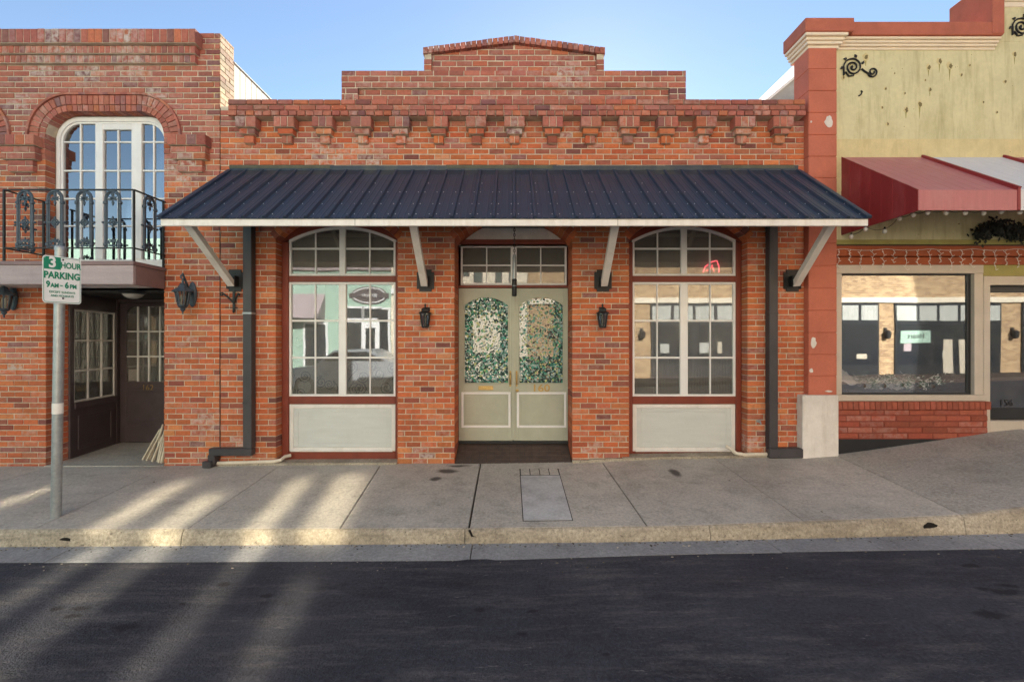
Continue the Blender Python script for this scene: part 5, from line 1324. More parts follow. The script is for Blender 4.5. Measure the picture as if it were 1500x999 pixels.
# ================================================================ MAIN METAL AWNING
aw = thing('metal_awning', (0, -.5, wz(331, 131)), 'dark navy ribbed metal awning with white fascia on four white braces', 'awning')
ax0, ax1 = wx(335.5, 3), wx(1170, 3); yr0, yr1 = -.012, wy(133); zr_0, zr_1 = wz(251, 3), wz(320.5, 131)
sl = Vector((0, yr1-yr0, zr_1-zr_0)); sn = Vector((0, -sl.z, sl.y)).normalized()
if sn.z < 0: sn = -sn
def rp(x, t, h): p = Vector((x, lerp(yr0, yr1, t), lerp(zr_0, zr_1, t)))+sn*h; return (p.x, p.y, p.z)
pitch = 24.6/K; n = int(round((ax1-ax0)/pitch)); pitch = (ax1-ax0)/n
m = MB(); prof = []
for i in range(n):
    x = ax0+i*pitch
    for u, h in ((0, 0), (.30, 0), (.33, .003), (.37, .003), (.40, 0), (.62, 0), (.65, .003), (.69, .003), (.72, 0)): prof.append((x+u*pitch, h))
prof.append((ax1, 0))
vs = [rp(x, t, h) for t in (0, 1) for x, h in prof]; w = len(prof)
vs += [rp(x, t, -.006) for t in (0, 1) for x, h in (prof[0], prof[-1])]
m.add(vs, [(i, w+i, w+i+1, i+1) for i in range(w-1)]+[(2*w+1, 2*w+3, 2*w+2, 2*w)])
m.build('roof_sheet', MT['navy'], aw)
rm = None
for i in range(n+1):
    x = ax0+i*pitch
    if rm is None:
        q = MB(); q.add([rp(x-.020, 0, .0005), rp(x-.011, 0, .026), rp(x+.011, 0, .026), rp(x+.020, 0, .0005), rp(x-.020, 1.003, .0005), rp(x-.011, 1.003, .026), rp(x+.011, 1.003, .026), rp(x+.020, 1.003, .0005)], [(0, 4, 5, 1), (1, 5, 6, 2), (2, 6, 7, 3), (4, 7, 6, 5), (0, 1, 2, 3)])
        r0 = q.build('rib', MT['navy'], aw); rm = r0
    else:
        c = rm.copy(); coll.objects.link(c); c.location = Vector(rm.location)+Vector((i*pitch, 0, 0))
m = MB()
for t in (.30, .50, .74, .93):
    for i in range(n):
        if t in (.30,) and i > 4 and i % 3: continue
        for u in ((.2, .85) if t > .4 else (.2,)):
            c = rp(ax0+(i+u)*pitch, t, .003); m._blob(c, .0048, .0048, .005, 6, 4)
m.build('roof_screw', MT['zinc'], aw, kind='stuff')
# side trims, flashing, fascia, frame
for xx in (ax0, ax1):
    s_ = -1 if xx == ax0 else 1; q = MB(); a, b = rp(xx, 0, .012), rp(xx, 1, .012); q.bar(a, b, .05, .026, up=tuple(sn)); q.build('rake_trim', MT['navy'], aw)
cut = [ax0, wx(490), wx(655), wx(815), wx(975), wx(1055), ax1]
for i, (a, b) in enumerate(zip(cut, cut[1:])):
    dz = (.004, 0, .006, 0, .004, .001)[i]; q = MB(); q.bx(a-(.01 if i else 0), b, -.018-.003*(i % 2), .003, wz(252), wz(243.5)+dz, .002); q.add([(a, -.018, wz(250)), (b, -.018, wz(250)), (b, -.10, wz(250)-.085), (a, -.10, wz(250)-.085), (a, -.018, wz(250)-.004), (b, -.018, wz(250)-.004), (b, -.10, wz(250)-.09), (a, -.10, wz(250)-.09)], [(0, 3, 2, 1), (4, 5, 6, 7), (2, 3, 7, 6)])
    q.build('flashing', MT['flash'], aw)
    if i in (0, 2, 5): MB().bx(a, b-.05, -.023, -.014, wz(247.5), wz(243), .002).build('sealant_edge', MT['flash_olive'], aw)
yfa = wy(131); zfa1, zfa0 = wz(319, 131), wz(331, 131)
MB().bx(ax0-.01, ax1+.01, yfa, yfa+.03, zfa0, zfa1, .004).build('fascia', MT['fascia'], aw)
for px in (520, 905): MB().box(wx(px, 131)-.0015, wx(px, 131)+.0015, yfa-.0008, yfa+.002, zfa0+.002, zfa1-.002).build('fascia_joint', MT['hole'], aw)
for t in (.25, .6):
    p = rp(0, t, -.03); MB().bar((ax0, p[1], p[2]), (ax1, p[1], p[2]), .04, .04).build('purlin', MT['soffit'], aw)
for i in range(9):
    x = lerp(ax0+.05, ax1-.05, i/8); MB().bar(rp(x, .02, -.075), rp(x, .97, -.075), .04, .05).build('rafter', MT['soffit'], aw)
for (bxm, wxm, s_) in ((wx(276, 98), wx(345), 1), (wx(605.5, 98), wx(623.5), 1), (wx(901, 98), wx(883), -1), (wx(1217, 98), wx(1160), -1)):
    top = Vector((bxm, wy(100), wz(331, 98)+.03)); bot = Vector((wxm-.0*s_, -.075, wz(417, 8)))
    q = MB(); q.bar(top, bot, .078, .060, up=(0, 1, .6)); br = q.build('brace', MT['white_old'], aw)
    q = MB(); cxp = wxm+.0; hw, hh_, cc = .105, .133, .03; zc_ = wz(411, 2); P = [(-hw+cc, -hh_), (hw-cc, -hh_), (hw-cc, -hh_+cc), (hw, -hh_+cc), (hw, hh_-cc), (hw-cc, hh_-cc), (hw-cc, hh_), (-hw+cc, hh_), (-hw+cc, hh_-cc), (-hw, hh_-cc), (-hw, -hh_+cc), (-hw+cc, -hh_+cc)]
    q.prism([(cxp+a, zc_+b) for a, b in P], -.016, -.002); pl = q.build('wall_plate', MT['iron'], br)
    for k_ in (-.05, .04): MB().bx(cxp+k_, cxp+k_+.01, -.10, -.014, zc_-.07, zc_+.05).build('clevis_cheek', MT['iron'], br)
    for a in (-1, 1):
        for b in (-1, 1): MB().lathe([(.010, 0), (.010, .006), (.004, .009)], (cxp+a*.075, -.016, zc_+b*.09), 6, axis='y').build('bolt', MT['iron'], br)

# ================================================================ DOWNSPOUTS AND PIPES
def spout(pxc, label, foot):
    x = wx(pxc, 8); zt_ = rp(0, .12, -.08)[2]; ya, yb = -.105, -.010; hw = .052
    t = thing('downspout', (x, -.05, foot[0]), label, 'downspout', 'dark square downspouts on the brick front'); zb_ = wz(656, 8)
    MB().bx(x-hw, x+hw, ya, yb, zb_+.001, zt_, .006).build('pipe', MT['spout'], t)
    for z in (wz(459, 8), wz(590, 8)): MB().bx(x-hw-.003, x+hw+.003, ya-.003, yb-.001, z-.012, z+.012, .003).build('strap', MT['galv'] if pxc < 700 and z > 1.5 else MT['spout'], t)
    m = MB()
    if pxc < 700:
        xe = wx(308, 8); m.bx(xe, x+hw, ya-.002, yb, zb_-.09, zb_, .01); m.build('elbow', MT['spout'], t)
        q = MB(); q.bx(xe-.01, xe+.075, ya-.004, yb, zb_-.20, zb_-.075, .01); q.bx(xe-.045, xe+.06, ya-.05, yb-.01, foot[0]+.006, zb_-.145, .008); q.build('outlet', MT['spout'], t)
    else:
        xe = wx(1178, 12); m.bx(x-hw, xe, ya-.002, yb, foot[0]+.004, zb_, .01); m.build('elbow', MT['spout'], t)
    return t
sp1 = spout(364.5, 'dark square downspout left of the scroll-screen window, elbowing left at its foot', (zs(-3.5, -.08)+.004,))
sp2 = spout(1131, 'dark square downspout by the terracotta pilaster, elbowing right at its foot', (zs(3.2, -.08)+.004,))
m = MB(); zp = zs(-3.2, -.05)+.035; m.tube([(wx(316, 6), -.045, zp), (wx(400, 6), -.04, zp+.02), (wx(411, 3), -.02, zp+.03), (wx(417, -8), .06, zp+.05), (wx(426, -14), .115, zp+.055)], .021, 10)
tag(m.build('drain_pipe', MT['pvc'], smooth=True), 'off-white plastic pipe lying along the wall foot by the left downspout', 'pipe')
m = MB(); zp = zs(2.9, -.05)+.04; m.tube([(wx(1062, -16), .10, zp+.07), (wx(1068, -10), .06, zp+.055), (wx(1078, 2), -.02, zp+.012), (wx(1090, 4), -.035, zp), (wx(1124, 5), -.04, zp+.008)], .022, 10)
tag(m.build('drain_pipe', MT['pvc'], smooth=True), 'off-white plastic pipe bending out from under the right window panel', 'pipe')
m = MB(); xx, zz = wx(1112, 3), wz(617, 3); m.lathe([(.020, 0), (.020, .02), (.010, .024), (.010, .05)], (xx, 0, zz), 10, axis='y'); m.tube([(xx, -.04, zz), (xx+.004, -.06, zz-.03)], .010, 8); m.bar((xx-.03, -.045, zz+.022), (xx+.03, -.045, zz+.022), .01, .01)
tag(m.build('hose_tap', MT['galv'], smooth=True), 'small metal hose tap on the bricks left of the right downspout', 'tap')
m = MB(); xx = wx(322.3); m.tube([(xx, -.006, wz(672)), (xx, -.002, wz(330))], .0032, 6); tag(m.build('wall_conduit', MT['spout']), 'thin grey vertical cable on the seam between the two brick buildings', 'cable')

# ================================================================ LANTERNS
def lantern_big(px, py, label, grp):
    """py: centre of the lantern body; hangs from a scrolled arm"""
    d = 24; x, z = wx(px, d), wz(py, d); y = wy(d)+.02; t = thing('wall_lantern', (x, 0, z-.2), label, 'lantern', grp)
    s_ = 1; xp = wx(px+15.5, 2)
    q = MB(); q._blob((xp, -.012, z+.055), .055, .022, .155, 14, 8); q.build('back_plate', MT['iron_grey'], t, smooth=True)
    q = MB(); q.tube([(xp, -.02, z+.05), (xp-.004, -.07, z+.09), (lerp(xp, x, .35), -.12, z+.19), (lerp(xp, x, .7), y, z+.275), (x+.005, y, z+.285), (x-.02, y, z+.26), (x-.022, y, z+.232), (x, y, z+.22), (x+.014, y, z+.236)], [.014, .014, .013, .013, .012, .011, .010, .009, .008], 8); q.tube([(x, y, z+.15), (x, y, z+.22)], .012, 8); q.build('arm', MT['iron_grey'], t, smooth=True)
    q = MB(); q.lathe([(.088, .075), (.108, .066), (.112, .074), (.092, .090), (.052, .120), (.034, .150), (.030, .158), (.036, .162), (.014, .172), (.010, .185)], (x, y, z), 8); q.build('cap', MT['iron_grey'], t)
    q = MB(); q.lathe([(.046, -.092), (.078, .068)], (x, y, z), 8); q.build('glass', MT['lens'], t)
    q = MB()
    for i in range(8): a = 2*math.pi*i/8; q.bar((x+.047*math.cos(a), y+.047*math.sin(a), z-.094), (x+.080*math.cos(a), y+.080*math.sin(a), z+.070), .012, .012)
    q.lathe([(.050, -.100), (.054, -.094), (.050, -.086)], (x, y, z), 8); q.build('cage', MT['iron_grey'], t)
    for k in (-.016, .018):
        q = MB(); q.lathe([(.010, -.085), (.010, -.03), (.013, -.02), (.016, .0), (.008, .03), (.001, .045)], (x+k, y, z), 8); q.build('bulb', MT['frost'], t, smooth=True)
    q = MB(); q.lathe([(.004, -.195), (.012, -.185), (.006, -.172), (.016, -.155), (.030, -.138), (.022, -.125), (.044, -.112), (.052, -.101)], (x, y, z), 12); q.build('finial', MT['iron_grey'], t, smooth=True)
    return t
lantern_big(266, 436, 'large grey-green lantern on a scrolled arm on the brick pier right of the entry', 'large wall lanterns beside the dark entry')
lantern_big(3, 441, 'large dark lantern cut by the left frame edge below the balcony', 'large wall lanterns beside the dark entry')
def lantern_small(px, py, label):
    d = 12; x, z = wx(px, d), wz(py, d); y = -.085; t = thing('porch_lantern', (x, 0, z-.12), label, 'lantern', 'small black lanterns flanking the green door')
    q = MB(); q.bx(x-.028, x+.042, -.012, -.001, z+.01, z+.13, .005); q.bx(x-.012, x+.02, y, -.01, z+.085, z+.105); q.build('back_plate', MT['iron'], t)
    q = MB(); q.lathe([(.062, .052), (.080, .046), (.082, .054), (.060, .068), (.046, .074), (.046, .102), (.030, .116), (.010, .124), (.010, .14), (.013, .15), (.003, .165)], (x, y, z), 6, a0=math.pi/6); q.build('cap', MT['iron'], t)
    q = MB(); q.lathe([(.040, -.105), (.062, .05)], (x, y, z), 6, a0=math.pi/6); q.build('glass', MT['lens'], t)
    q = MB()
    for i in range(6):
        a = math.pi/6+2*math.pi*i/6; b = a+math.pi/3; lo_ = lambda an: (x+.041*math.cos(an), y+.041*math.sin(an), z-.107); hi_ = lambda an: (x+.064*math.cos(an), y+.064*math.sin(an), z+.05)
        q.bar(lo_(a), hi_(a), .010, .010); q.bar(lo_(a), hi_(b), .004, .004); q.bar(lo_(b), hi_(a), .004, .004)
    q.lathe([(.036, -.125), (.046, -.118), (.046, -.104)], (x, y, z), 6, a0=math.pi/6); q.build('cage', MT['iron'], t)
    q = MB(); q.lathe([(.014, -.1), (.014, -.04), (.018, -.02), (.012, .02), (.002, .035)], (x, y, z), 8); q.build('bulb', MT['frost'], t, smooth=True)
lantern_small(622.5, 465, 'small black lantern on the brick pier left of the green double door')
lantern_small(883, 465, 'small black lantern on the brick pier right of the green double door')
# iron plant hook under the first brace plate
m = MB(); x, y = wx(341, 6), -.03; z0 = wz(428, 6)
m.bar((x, y, z0+.02), (x, y, z0-.24), .026, .012, up=(0, 1, 0)); m.tube([(x, y-.005, z0-.13), (x-.06, y-.02, z0-.06), (x-.12, y-.03, z0-.01), (x-.145, y-.03, z0-.015), (x-.14, y-.03, z0-.04), (x-.115, y-.03, z0-.035)], .011, 8); m.tube([(x, y-.005, z0-.13), (x+.045, y-.02, z0-.06), (x+.075, y-.03, z0-.015), (x+.09, y-.03, z0-.025), (x+.08, y-.03, z0-.045)], .011, 8); m.bar((x-.09, y-.02, z0-.185), (x+.06, y-.02, z0-.19), .012, .010); m._blob((x, y-.005, z0-.235), .012, .012, .018)
tag(m.build('iron_bracket', MT['iron'], smooth=True), 'forked black iron hanging bracket under the leftmost awning brace', 'bracket')
# chain-hung tube in front of the door
t = thing('hanging_tube', (wx(753.5, -5), .04, wz(434, -5)), 'grey and black tube hanging on a chain before the double door', 'hanging tube'); x, y = wx(753.5, -5), .04
m = MB(); z = wz(318, -5); i = 0
while z > wz(372, -5):
    ring = [(.011*math.cos(a), 0, .022*math.sin(a)) for a in [2*math.pi*k/8 for k in range(9)]]
    m.tube([(x+(p[0] if i % 2 else 0), y+(0 if i % 2 else p[0]), z+p[2]) for p in ring], .004, 5); z -= .032; i += 1
m.build('chain', MT['spout'], t)
MB().lathe([(.022, wz(411, -5)), (.024, wz(410, -5)), (.024, wz(378, -5)), (.016, wz(373, -5))], (x, y, 0), 12).build('upper_tube', MT['galv'], t, smooth=True)
MB().lathe([(.026, wz(434, -5)), (.030, wz(433, -5)), (.030, wz(419.5, -5)), (.031, wz(419, -5)), (.031, wz(410, -5)), (.022, wz(408.5, -5))], (x, y, 0), 12).build('lower_tube', MT['black'], t, smooth=True)
MB().lathe([(.0315, wz(419.6, -5)), (.0325, wz(419, -5)), (.0315, wz(418.4, -5))], (x, y, 0), 12).build('band', MT['galv'], t)
# dome light under the balcony
t = thing('dome_light', (-4.875, .30, 2.04), 'round dome ceiling light with dark rim under the balcony', 'ceiling light'); x, y, z = -4.875, .30, ZENT-.001
MB().lathe([(.115, -.045), (.155, -.015), (.155, -.004), (.12, 0)], (x, y, z), 24).build('rim', MT['dark_alu'], t, smooth=True)
MB().lathe([(.002, -.105), (.05, -.098), (.09, -.075), (.115, -.042)], (x, y, z), 24).build('shade', MT['frost'], t, smooth=True)

# bundle of pale split sticks leaning in the entry
for i, (px0, py0, px1_, py1, r, y0) in enumerate(((209, 672, 232, 629, .013, .24), (215, 673, 234, 633, .012, .20), (219, 674, 235, 626, .014, .23), (223, 674, 237, 637, .015, .16), (227, 674, 236, 622, .012, .22), (231, 675, 239, 630, .015, .14), (233, 675, 240, 638, .016, .10), (237, 675, 241, 648, .018, .08), (213, 673, 229, 638, .012, .27))):
    dd = -y0*K; a = Vector((wx(px0, dd), y0, zfl+.006)); b = Vector((min(wx(px1_, dd), EX1-.03), y0+.03, wz(py1, dd)))
    q = MB(); q.tube([a, lerp(a, b, .5)+Vector((R.uniform(-.006, .006), 0, 0)), b], [r*1.05, r, r*.85], 6)
    tag(q.build('wood_stick', MT['wood_pale']), 'pale split wooden stick leaning in a bundle against the right side of the entry', 'stick', 'bundle of pale sticks in the dark entry')

# ================================================================ PARKING SIGN
sd_ = 187; xb_ = wx(82, sd_); yb_ = wy(sd_); zb_ = zs(xb_, yb_)+.004
xt_, zt_ = wx(88.5, sd_), wz(364, sd_)
t = thing('parking_sign', (xb_, yb_, zb_), 'green and white parking sign on a leaning galvanised post by the kerb', 'sign')
q = MB(); q.tube([(xb_, yb_, zb_-.02), (lerp(xb_, xt_, .5), yb_, lerp(zb_, zt_, .5)), (xt_, yb_, zt_)], .037, 18); q.build('post', MT['galv'], t, smooth=True)
q = MB(); q.tube([(lerp(xb_, xt_, .385), yb_, lerp(zb_, zt_, .385)), (lerp(xb_, xt_, .425), yb_, lerp(zb_, zt_, .425))], .0385, 18); q.build('tape_band', MT['white_old'], t, smooth=True)
q = MB(); q.lathe([(.041, 0), (.041, .03), (.034, .04)], (xt_, yb_, zt_-.02), 18); q.build('post_cap', MT['galv'], t, smooth=True)
scx, scz = lerp(xb_, xt_, .9)+.046*math.sin(math.radians(62)), wz(410, sd_+6); W2, H2 = .158, .203; roll = 0.0; yaw = math.radians(62.0); SU = .795; nx_s = .046; sy = yb_-nx_s*math.cos(yaw)
def SP(u, v, h=0.0):
    u = u*SU; a = u*math.cos(roll)+v*math.sin(roll); b = -u*math.sin(roll)+v*math.cos(roll)
    return (scx+a*math.cos(yaw)+h*math.sin(yaw), sy+a*math.sin(yaw)-h*math.cos(yaw), scz+b)
def rrect(w, h, r, n=6):
    P = []
    for cx_, cz_, a0 in ((w-r, h-r, 0), (-w+r, h-r, 90), (-w+r, -h+r, 180), (w-r, -h+r, 270)):
        for i in range(n+1): a = math.radians(a0+90*i/n); P.append((cx_+r*math.cos(a), cz_+r*math.sin(a)))
    return P
def splate(P, h0, h1, name, mat, par):
    q = MB(); nn = len(P); q.add([SP(a, b, h1) for a, b in P]+[SP(a, b, h0) for a, b in P], [tuple(range(nn)), tuple(range(2*nn-1, nn-1, -1))]+[(i, nn+i, nn+(i+1) % nn, (i+1) % nn) for i in range(nn)]); return q.build(name, mat, par)
plate = splate(rrect(W2, H2, .028), 0, .003, 'sign_plate', MT['sign_white'], t)
q = MB(); Pi, Po = rrect(W2-.0115, H2-.0115, .020), rrect(W2-.0075, H2-.0075, .024); nn = len(Pi)
q.add([SP(a, b, .0042) for a, b in Pi]+[SP(a, b, .0042) for a, b in Po], [(i, (i+1) % nn, nn+(i+1) % nn, nn+i)[::-1] for i in range(nn)]); q.build('border_line', MT['sign_green'], plate)
splate([(-W2+.009, H2-.115), (-.012, H2-.115), (-.012, H2-.009), (-W2+.03, H2-.009), (-W2+.009, H2-.03)], .002, .0045, 'number_panel', MT['sign_green'], plate)
def stext(s_, size, u, v, mat, sx=1.0, bold=.0015):
    p = SP(u, v, .0052); text_obj(s_, size, mat, plate, p[0], p[1], p[2], .0006, name='lettering', roll=roll, sx=sx*SU, bold=bold, yaw=yaw)
stext('3', .125, -.080, H2-.060, MT['sign_white'], 1.05, .004)
stext('HOUR', .072, .070, H2-.075, MT['sign_green'], .82, .002)
stext('PARKING', .080, -.001, H2-.168, MT['sign_green'], .88, .003)
stext('9', .072, -.115, H2-.248, MT['sign_green'], .9, .003); stext('AM', .050, -.062, H2-.255, MT['sign_green'], .9, .002); stext('-', .06, -.008, H2-.247, MT['sign_green'], 1.2)
stext('6', .072, .036, H2-.248, MT['sign_green'], .9, .003); stext('PM', .050, .090, H2-.255, MT['sign_green'], .9, .002)
stext('EXCEPT SUNDAYS', .026, 0, H2-.310, MT['sign_green'], 1.0, .0004); stext('AND HOLIDAYS', .026, 0, H2-.342, MT['sign_green'], 1.0, .0004)
for u, v in ((.006, H2-.025), (.006, -H2+.045)):
    p = SP(u, v, .003); MB()._blob(p, .009, .006, .009, 8, 5).build('bolt', MT['spout'], plate)

# ================================================================ small litter
for i in range(16):
    x = R.uniform(-4, 4.2); y = YG0-R.uniform(.0, .12) if i % 3 else R.uniform(YK+.05, -.1); z = (lerp(interp(x, ZA), interp(x, ZG), (y-YG1)/(YG0-YG1))+.008) if y < YK else zs(x, y)+.006
    q = MB(); an = R.uniform(0, 6.28); L = R.uniform(.012, .024); ca, sa = math.cos(an)*L, math.sin(an)*L
    q.add([(x-ca, y-sa, z), (x-sa*.5, y+ca*.5, z+.006), (x+ca, y+sa, z+.002), (x+sa*.5, y-ca*.5, z+.005)], [(0, 3, 1), (1, 3, 2)])
    tag(q.build('dry_leaf', MT['wood_pale'] if i % 2 else MT['paver']), 'tiny dry leaf lying on the pavement or in the gutter', 'leaf', 'dry leaves on the pavement and gutter')

m = MB()
for i in range(700):
    x = R.uniform(-6, 6); u = abs(R.gauss(0, .35)); y = YG0-.005-u*.10 if i % 4 else YG1-abs(R.gauss(0, .10)); z = (lerp(interp(x, ZA), interp(x, ZG), (y-YG1)/(YG0-YG1))+.006) if y > YG1 else zroad(x, y)+.004
    r = R.uniform(.002, .007); k = R.choice([(.05, .045, .04), (.16, .13, .10), (.10, .08, .05), (.30, .27, .22)]); m.cur = (*k, 1); m._blob((x, y, z+r*.3), r*R.uniform(.8, 2), r, r*.7, 5, 3)
tag(m.build('gutter_grit', MT['leafy'], tone=True), 'loose grit and crumbs along the kerb and gutter', 'grit', kind='stuff')

# ================================================================ THE OTHER SIDE OF THE STREET (seen in the window glass, shades this side)
YO = -11.5; OH = 8.4
MT['mint'] = paint('mint_stucco', (.36, .50, .40), .8, var=.1)
MT['tan_brick'] = None
def mat_tanbrick():
    m, n, l, p = nodes('tan_brick_wall'); pos = gpos(n)
    sw_ = n.new('ShaderNodeSeparateXYZ'); l.new(pos, sw_.inputs[0]); cb = n.new('ShaderNodeCombineXYZ'); l.new(sw_.outputs[0], cb.inputs[0]); l.new(sw_.outputs[2], cb.inputs[1])
    b = n.new('ShaderNodeTexBrick'); l.new(cb.outputs[0], b.inputs['Vector']); b.inputs['Scale'].default_value = 1.0; b.inputs['Brick Width'].default_value = .21; b.inputs['Row Height'].default_value = .07; b.inputs['Mortar Size'].default_value = .005
    b.inputs['Color1'].default_value = (.56, .37, .19, 1); b.inputs['Color2'].default_value = (.30, .17, .085, 1); b.inputs['Mortar'].default_value = (.5, .42, .3, 1)
    l.new(b.outputs[0], p.inputs['Base Color']); p.inputs['Roughness'].default_value = .9; return m
MT['tan_brick'] = mat_tanbrick()
MT['dark_glass'] = paint('dark_shop_glass', (.02, .024, .03), .12, var=.2, bstr=0)
MT['curtain'] = paint('pale_curtain', (.50, .50, .45), .8, stretch=(9, 1, .3), var=.3)
far_walk = sheet('far_sidewalk', frange(-28, 28, 1.0), [-11.7, -9.62], lambda x, y: interp(x, ZA)+.13, MT['paver'], thick=.2, kind='structure')
def otext(s_, size, x, z, mat, par, y): return text_obj(s_, size, mat, par, x, y, z, .004, face=-1)
# low mint shop, far left
b1 = thing('low_mint_shop', (-17, YO-2, -.3), 'low mint green shop across the street, seen only in the window glass', 'building')
MB().box(-27, -9.6, YO-5, YO, -.8, 5.4).build('wall', MT['mint'], b1)
for x in (-25, -21.5, -18, -14.5, -11.8): 
    w_ = MB().bx(x-1.2, x+1.2, YO+.004, YO+.05, .5, 2.6).build('window', MT['white'], b1); MB().box(x-1.05, x+1.05, YO+.051, YO+.055, .6, 2.5).build('pane', MT['dark_glass'], w_)
# tall mint building
b2 = thing('tall_mint_building', (-7.1, YO-2, -.3), 'tall mint green jewellery shop across the street, seen in the scroll-screen window', 'building')
MB().box(-9.59, -4.63, YO-5, YO, -.8, OH).build('wall', MT['mint'], b2)
q = MB(); q.add([(-8.9, YO+.01, 3.3), (-7.15, YO+.01, 3.3), (-7.15, YO+.75, 2.35), (-8.9, YO+.75, 2.35), (-7.15, YO+.01, 2.3), (-8.9, YO+.01, 2.3)], [(3, 2, 1, 0), (2, 4, 1), (0, 5, 3), (3, 5, 4, 2)]); q.build('awning', MT['mauve'], b2)
q = MB(); P = [(-5.45+.68*math.cos(a), 3.25+.34*math.sin(a)) for a in [2*math.pi*i/28 for i in range(28)]]; q.prism(P, YO+.002, YO+.05); sg_ = q.build('sign_board', MT['brown'], b2)
q = MB(); q.strip([(-5.45+.58*math.cos(a), 3.25+.27*math.sin(a)) for a in [2*math.pi*i/28 for i in range(29)]], [(-5.45+.62*math.cos(a), 3.25+.30*math.sin(a)) for a in [2*math.pi*i/28 for i in range(29)]], YO+.051, YO+.056); q.build('ring', MT['white'], sg_)
MB().bx(-6.2, -4.7, YO+.051, YO+.07, 3.17, 3.33).build('name_band', MT['brown'], sg_)
otext('JEWELRY', .16, -5.45, 3.25, MT['white'], sg_, YO+.072)
for z0, z1 in ((4.2, 4.32), (OH-.4, OH+.02)): MB().bx(-9.6, -4.62, YO+.001, YO+.10, z0, z1).build('cornice', MT['mauve'], b2)
for x0, x1, z0, z1 in ((-6.35, -5.75, 2.35, 2.75), (-5.65, -5.05, 2.35, 2.75), (-6.35, -5.75, .6, 2.2), (-7.9, -7.1, .1, 2.15), (-5.05, -4.72, .6, 2.7)):
    w_ = MB().bx(x0-.08, x1+.08, YO+.002, YO+.06, z0-.08, z1+.08).build('window', MT['white'], b2); MB().box(x0, x1, YO+.061, YO+.064, z0, z1).build('pane', MT['dark_glass'], w_)
w_ = MB().bx(-5.7, -5.1, YO+.003, YO+.055, -.1, 2.2).build('door', MT['white'], b2); MB().box(-5.58, -5.22, YO+.056, YO+.06, .8, 2.0).build('pane', MT['dark_glass'], w_)
for x in (-8.6, -6.9, -5.4):
    for z in (4.9, 6.6): w_ = MB().bx(x-.45, x+.45, YO+.002, YO+.05, z-.1, z+1.2).build('window', MT['white'], b2); MB().box(x-.36, x+.36, YO+.051, YO+.054, z, z+1.1).build('pane', MT['dark_glass'], w_)
# cream building whose tall narrow upper windows throw the sun back on to the pavement
b3 = thing('cream_building', (-2, YO-2, -.3), 'cream building with narrow mirror-bright upper windows across the street, reflected in the door', 'building')
MB().box(-4.62, .60, YO-5, YO, -.8, OH).build('wall', MT['cream'], b3)
def ray_z(yl, zl): return zl+(-YO+yl)*TAN_E*math.hypot(1, SUN_SIDE)
def mirror_mat():
    m = bpy.data.materials.new('bright_window_mirror'); m.use_nodes = True; p = m.node_tree.nodes['Principled BSDF']
    p.inputs['Base Color'].default_value = (.44, .405, .305, 1); p.inputs['Metallic'].default_value = 1.0; p.inputs['Roughness'].default_value = .05; return m  # polished metal in place of glass, to strengthen the thrown sunlight
MT['bright'] = mirror_mat()
for xg, yg, w, yn, yfar in ((-4.82, -1.2, .16, -1.65, -.75), (-3.47, -1.3, .26, -1.75, -.62), (-3.20, -2.7, .20, -3.4, -2.2), (-2.90, -1.5, .24, -2.15, -1.05), (-2.72, -2.8, .30, -3.9, -2.35), (-2.06, -2.0, .20, -3.9, -.55), (-1.66, -1.2, .34, -2.0, -.40), (-1.36, -2.9, .20, -3.9, -2.65)):  # unseen panes placed and sized for the light streaks they throw
    xo = xg+SUN_SIDE*(-YO+yg); z0, z1 = ray_z(yn, -.1), ray_z(yfar, -.02)
    w_ = MB().bx(xo-w/2-.03, xo+w/2+.03, YO+.002, YO+.02, z0-.03, z1+.03).build('window', MT['brown'], b3); MB().box(xo-w/2, xo+w/2, YO+.021, YO+.024, z0, z1).build('pane', MT['bright'], w_)
MB().bx(-4.62, .60, YO+.001, YO+.10, 3.3, 3.5).build('cornice', MT['white'], b3)
# tan brick building with dark shopfronts
b4 = thing('tan_brick_building', (12, YO-2, 0), 'tan brick building with dark shopfronts across the street, seen in the right-hand windows', 'building')
MB().box(.62, 27, YO-5, YO, -.8, OH).build('wall', MT['tan_brick'], b4)
MB().bx(.63, 27, YO+.001, YO+.08, 2.95, 3.15).build('belt_course', MT['cream'], b4)
MB().bx(.63, 27, YO+.001, YO+.15, OH-.5, OH+.02).build('cornice', MT['cream'], b4)
for i, (x0, x1) in enumerate(((1.9, 4.5), (5.3, 8.6), (9.4, 13.8), (14.4, 18.4), (19.2, 22.2), (23.0, 26.0))):
    f_ = MB().bx(x0, x1, YO+.002, YO+.06, .15, 2.93).build('shopfront', MT['dark_alu'], b4); nn = int((x1-x0)/.72)
    for k in range(nn):
        a = lerp(x0, x1, k/nn)+.06; b = lerp(x0, x1, (k+1)/nn)-.06; MB().box(a, b, YO+.061, YO+.065, 2.27, 2.84).build('transom_pane', MT['curtain'], f_)
    np_ = max(2, int((x1-x0)/1.25))
    for k in range(np_): a = lerp(x0, x1, k/np_)+.07; b = lerp(x0, x1, (k+1)/np_)-.07; MB().box(a, b, YO+.061, YO+.065, .6, 2.12).build('pane', MT['dark_glass'], f_)
    for k in range(3):
        a = R.uniform(x0+.2, x1-.5); z = R.uniform(.7, 1.5); MB().bx(a, a+R.uniform(.15, .4), YO+.066, YO+.075, z, z+R.uniform(.15, .45)).build('display_card', R.choice([MT['terracotta'], MT['curtain'], MT['wood_pale'], MT['mauve']]), f_)
    MB().bx(x0, x1, YO+.001, YO+.04, -.1, .14).build('stall_riser', MT['brown'], f_)
    q = MB(); q.lathe([(.02, -.16), (.09, -.12), (.11, .08), (.04, .16)], (x0-.35, YO+.14, 1.75), 8); q.bx(x0-.40, x0-.30, YO+.001, YO+.06, 1.7, 2.0); q.build('wall_lamp', MT['iron'], b4)
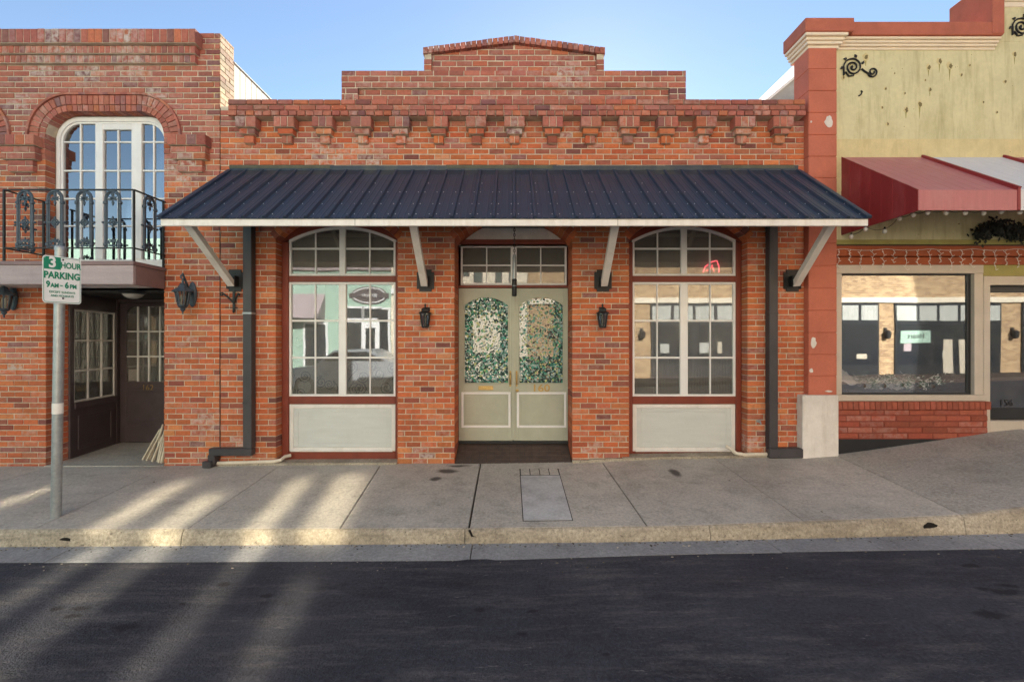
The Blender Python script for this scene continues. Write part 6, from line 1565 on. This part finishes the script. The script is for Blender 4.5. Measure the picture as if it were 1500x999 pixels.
for x in (16.15, 16.75): MB().bx(x, x+.36, YO+.066, YO+.09, .3, 1.55).build('door_panel', MT['wood_pale'], b4)
sb = MB().bx(14.55, 15.65, YO+.07, YO+.10, 1.42, 1.88).build('sign_board', MT['mint'], b4); otext('Heart', .27, 15.1, 1.67, MT['black'], sb, YO+.106)
for x in (2.2, 5.2, 8.2, 11.2, 14.2, 17.2):
    w_ = MB().bx(x-.5, x+.5, YO+.002, YO+.05, 4.6, 6.4).build('window', MT['white'], b4); MB().box(x-.4, x+.4, YO+.051, YO+.054, 4.7, 6.3).build('pane', MT['dark_glass'], w_)

# parked car at the far kerb (a dim reflection in the scroll-screen window)
MT['silver'] = paint('silver_car_paint', (.42, .44, .47), .3, metal=.5, var=.05, bstr=0)
MT['tyre'] = paint('tyre_rubber', (.02, .02, .02), .85)
car = thing('parked_car', (-4.9, -8.7, -.2), 'silver car parked across the street, dimly reflected in the scroll-screen window', 'car')
prof = [(-2.15, .32), (-2.2, .62), (-2.05, .86), (-1.1, .98), (-.55, 1.42), (.55, 1.46), (1.35, 1.05), (2.05, .92), (2.2, .62), (2.15, .32)]
def car_loft(P, hw, taper):
    m = MB(); n = len(P); rows = []
    for s_, k in ((-1, 1.0), (-.86, 1.0), (.86, 1.0), (1, 1.0)):
        for x, z in P: rows.append((-4.9+x*(.97 if abs(s_) == 1 else 1), -8.7+s_*hw*(1-taper*max(z-.95, 0)), -.2+z*(.985 if abs(s_) == 1 else 1)))
    fs = [(r*n+i, r*n+(i+1) % n, (r+1)*n+(i+1) % n, (r+1)*n+i) for r in range(3) for i in range(n)]
    m.add(rows, fs+[tuple(range(n-1, -1, -1)), tuple(range(3*n, 4*n))]); return m
car_loft(prof, .88, .35).build('body', MT['silver'], car, smooth=True)
for s_ in (-1, 1):
    q = MB(); yy = -8.7+s_*.80; q.prism([(-4.9-.95, -.2+1.0), (-4.9+1.2, -.2+1.03), (-4.9+.5, -.2+1.38), (-4.9-.48, -.2+1.36)], yy-.03, yy+.03); q.build('side_window', MT['dark_glass'], car)
    for wx_ in (-1.35, 1.35):
        q = MB(); q.lathe([(.31, -.09), (.33, -.06), (.33, .06), (.31, .09)], (-4.9+wx_, -8.7+s_*.80, -.2+.33), 20, axis='y'); ty = q.build('wheel', MT['tyre'], car, smooth=True)
        q = MB(); q.lathe([(.20, -.10), (.20, .10)], (-4.9+wx_, -8.7+s_*.80, -.2+.33), 16, axis='y'); q.build('rim', MT['galv'], ty)
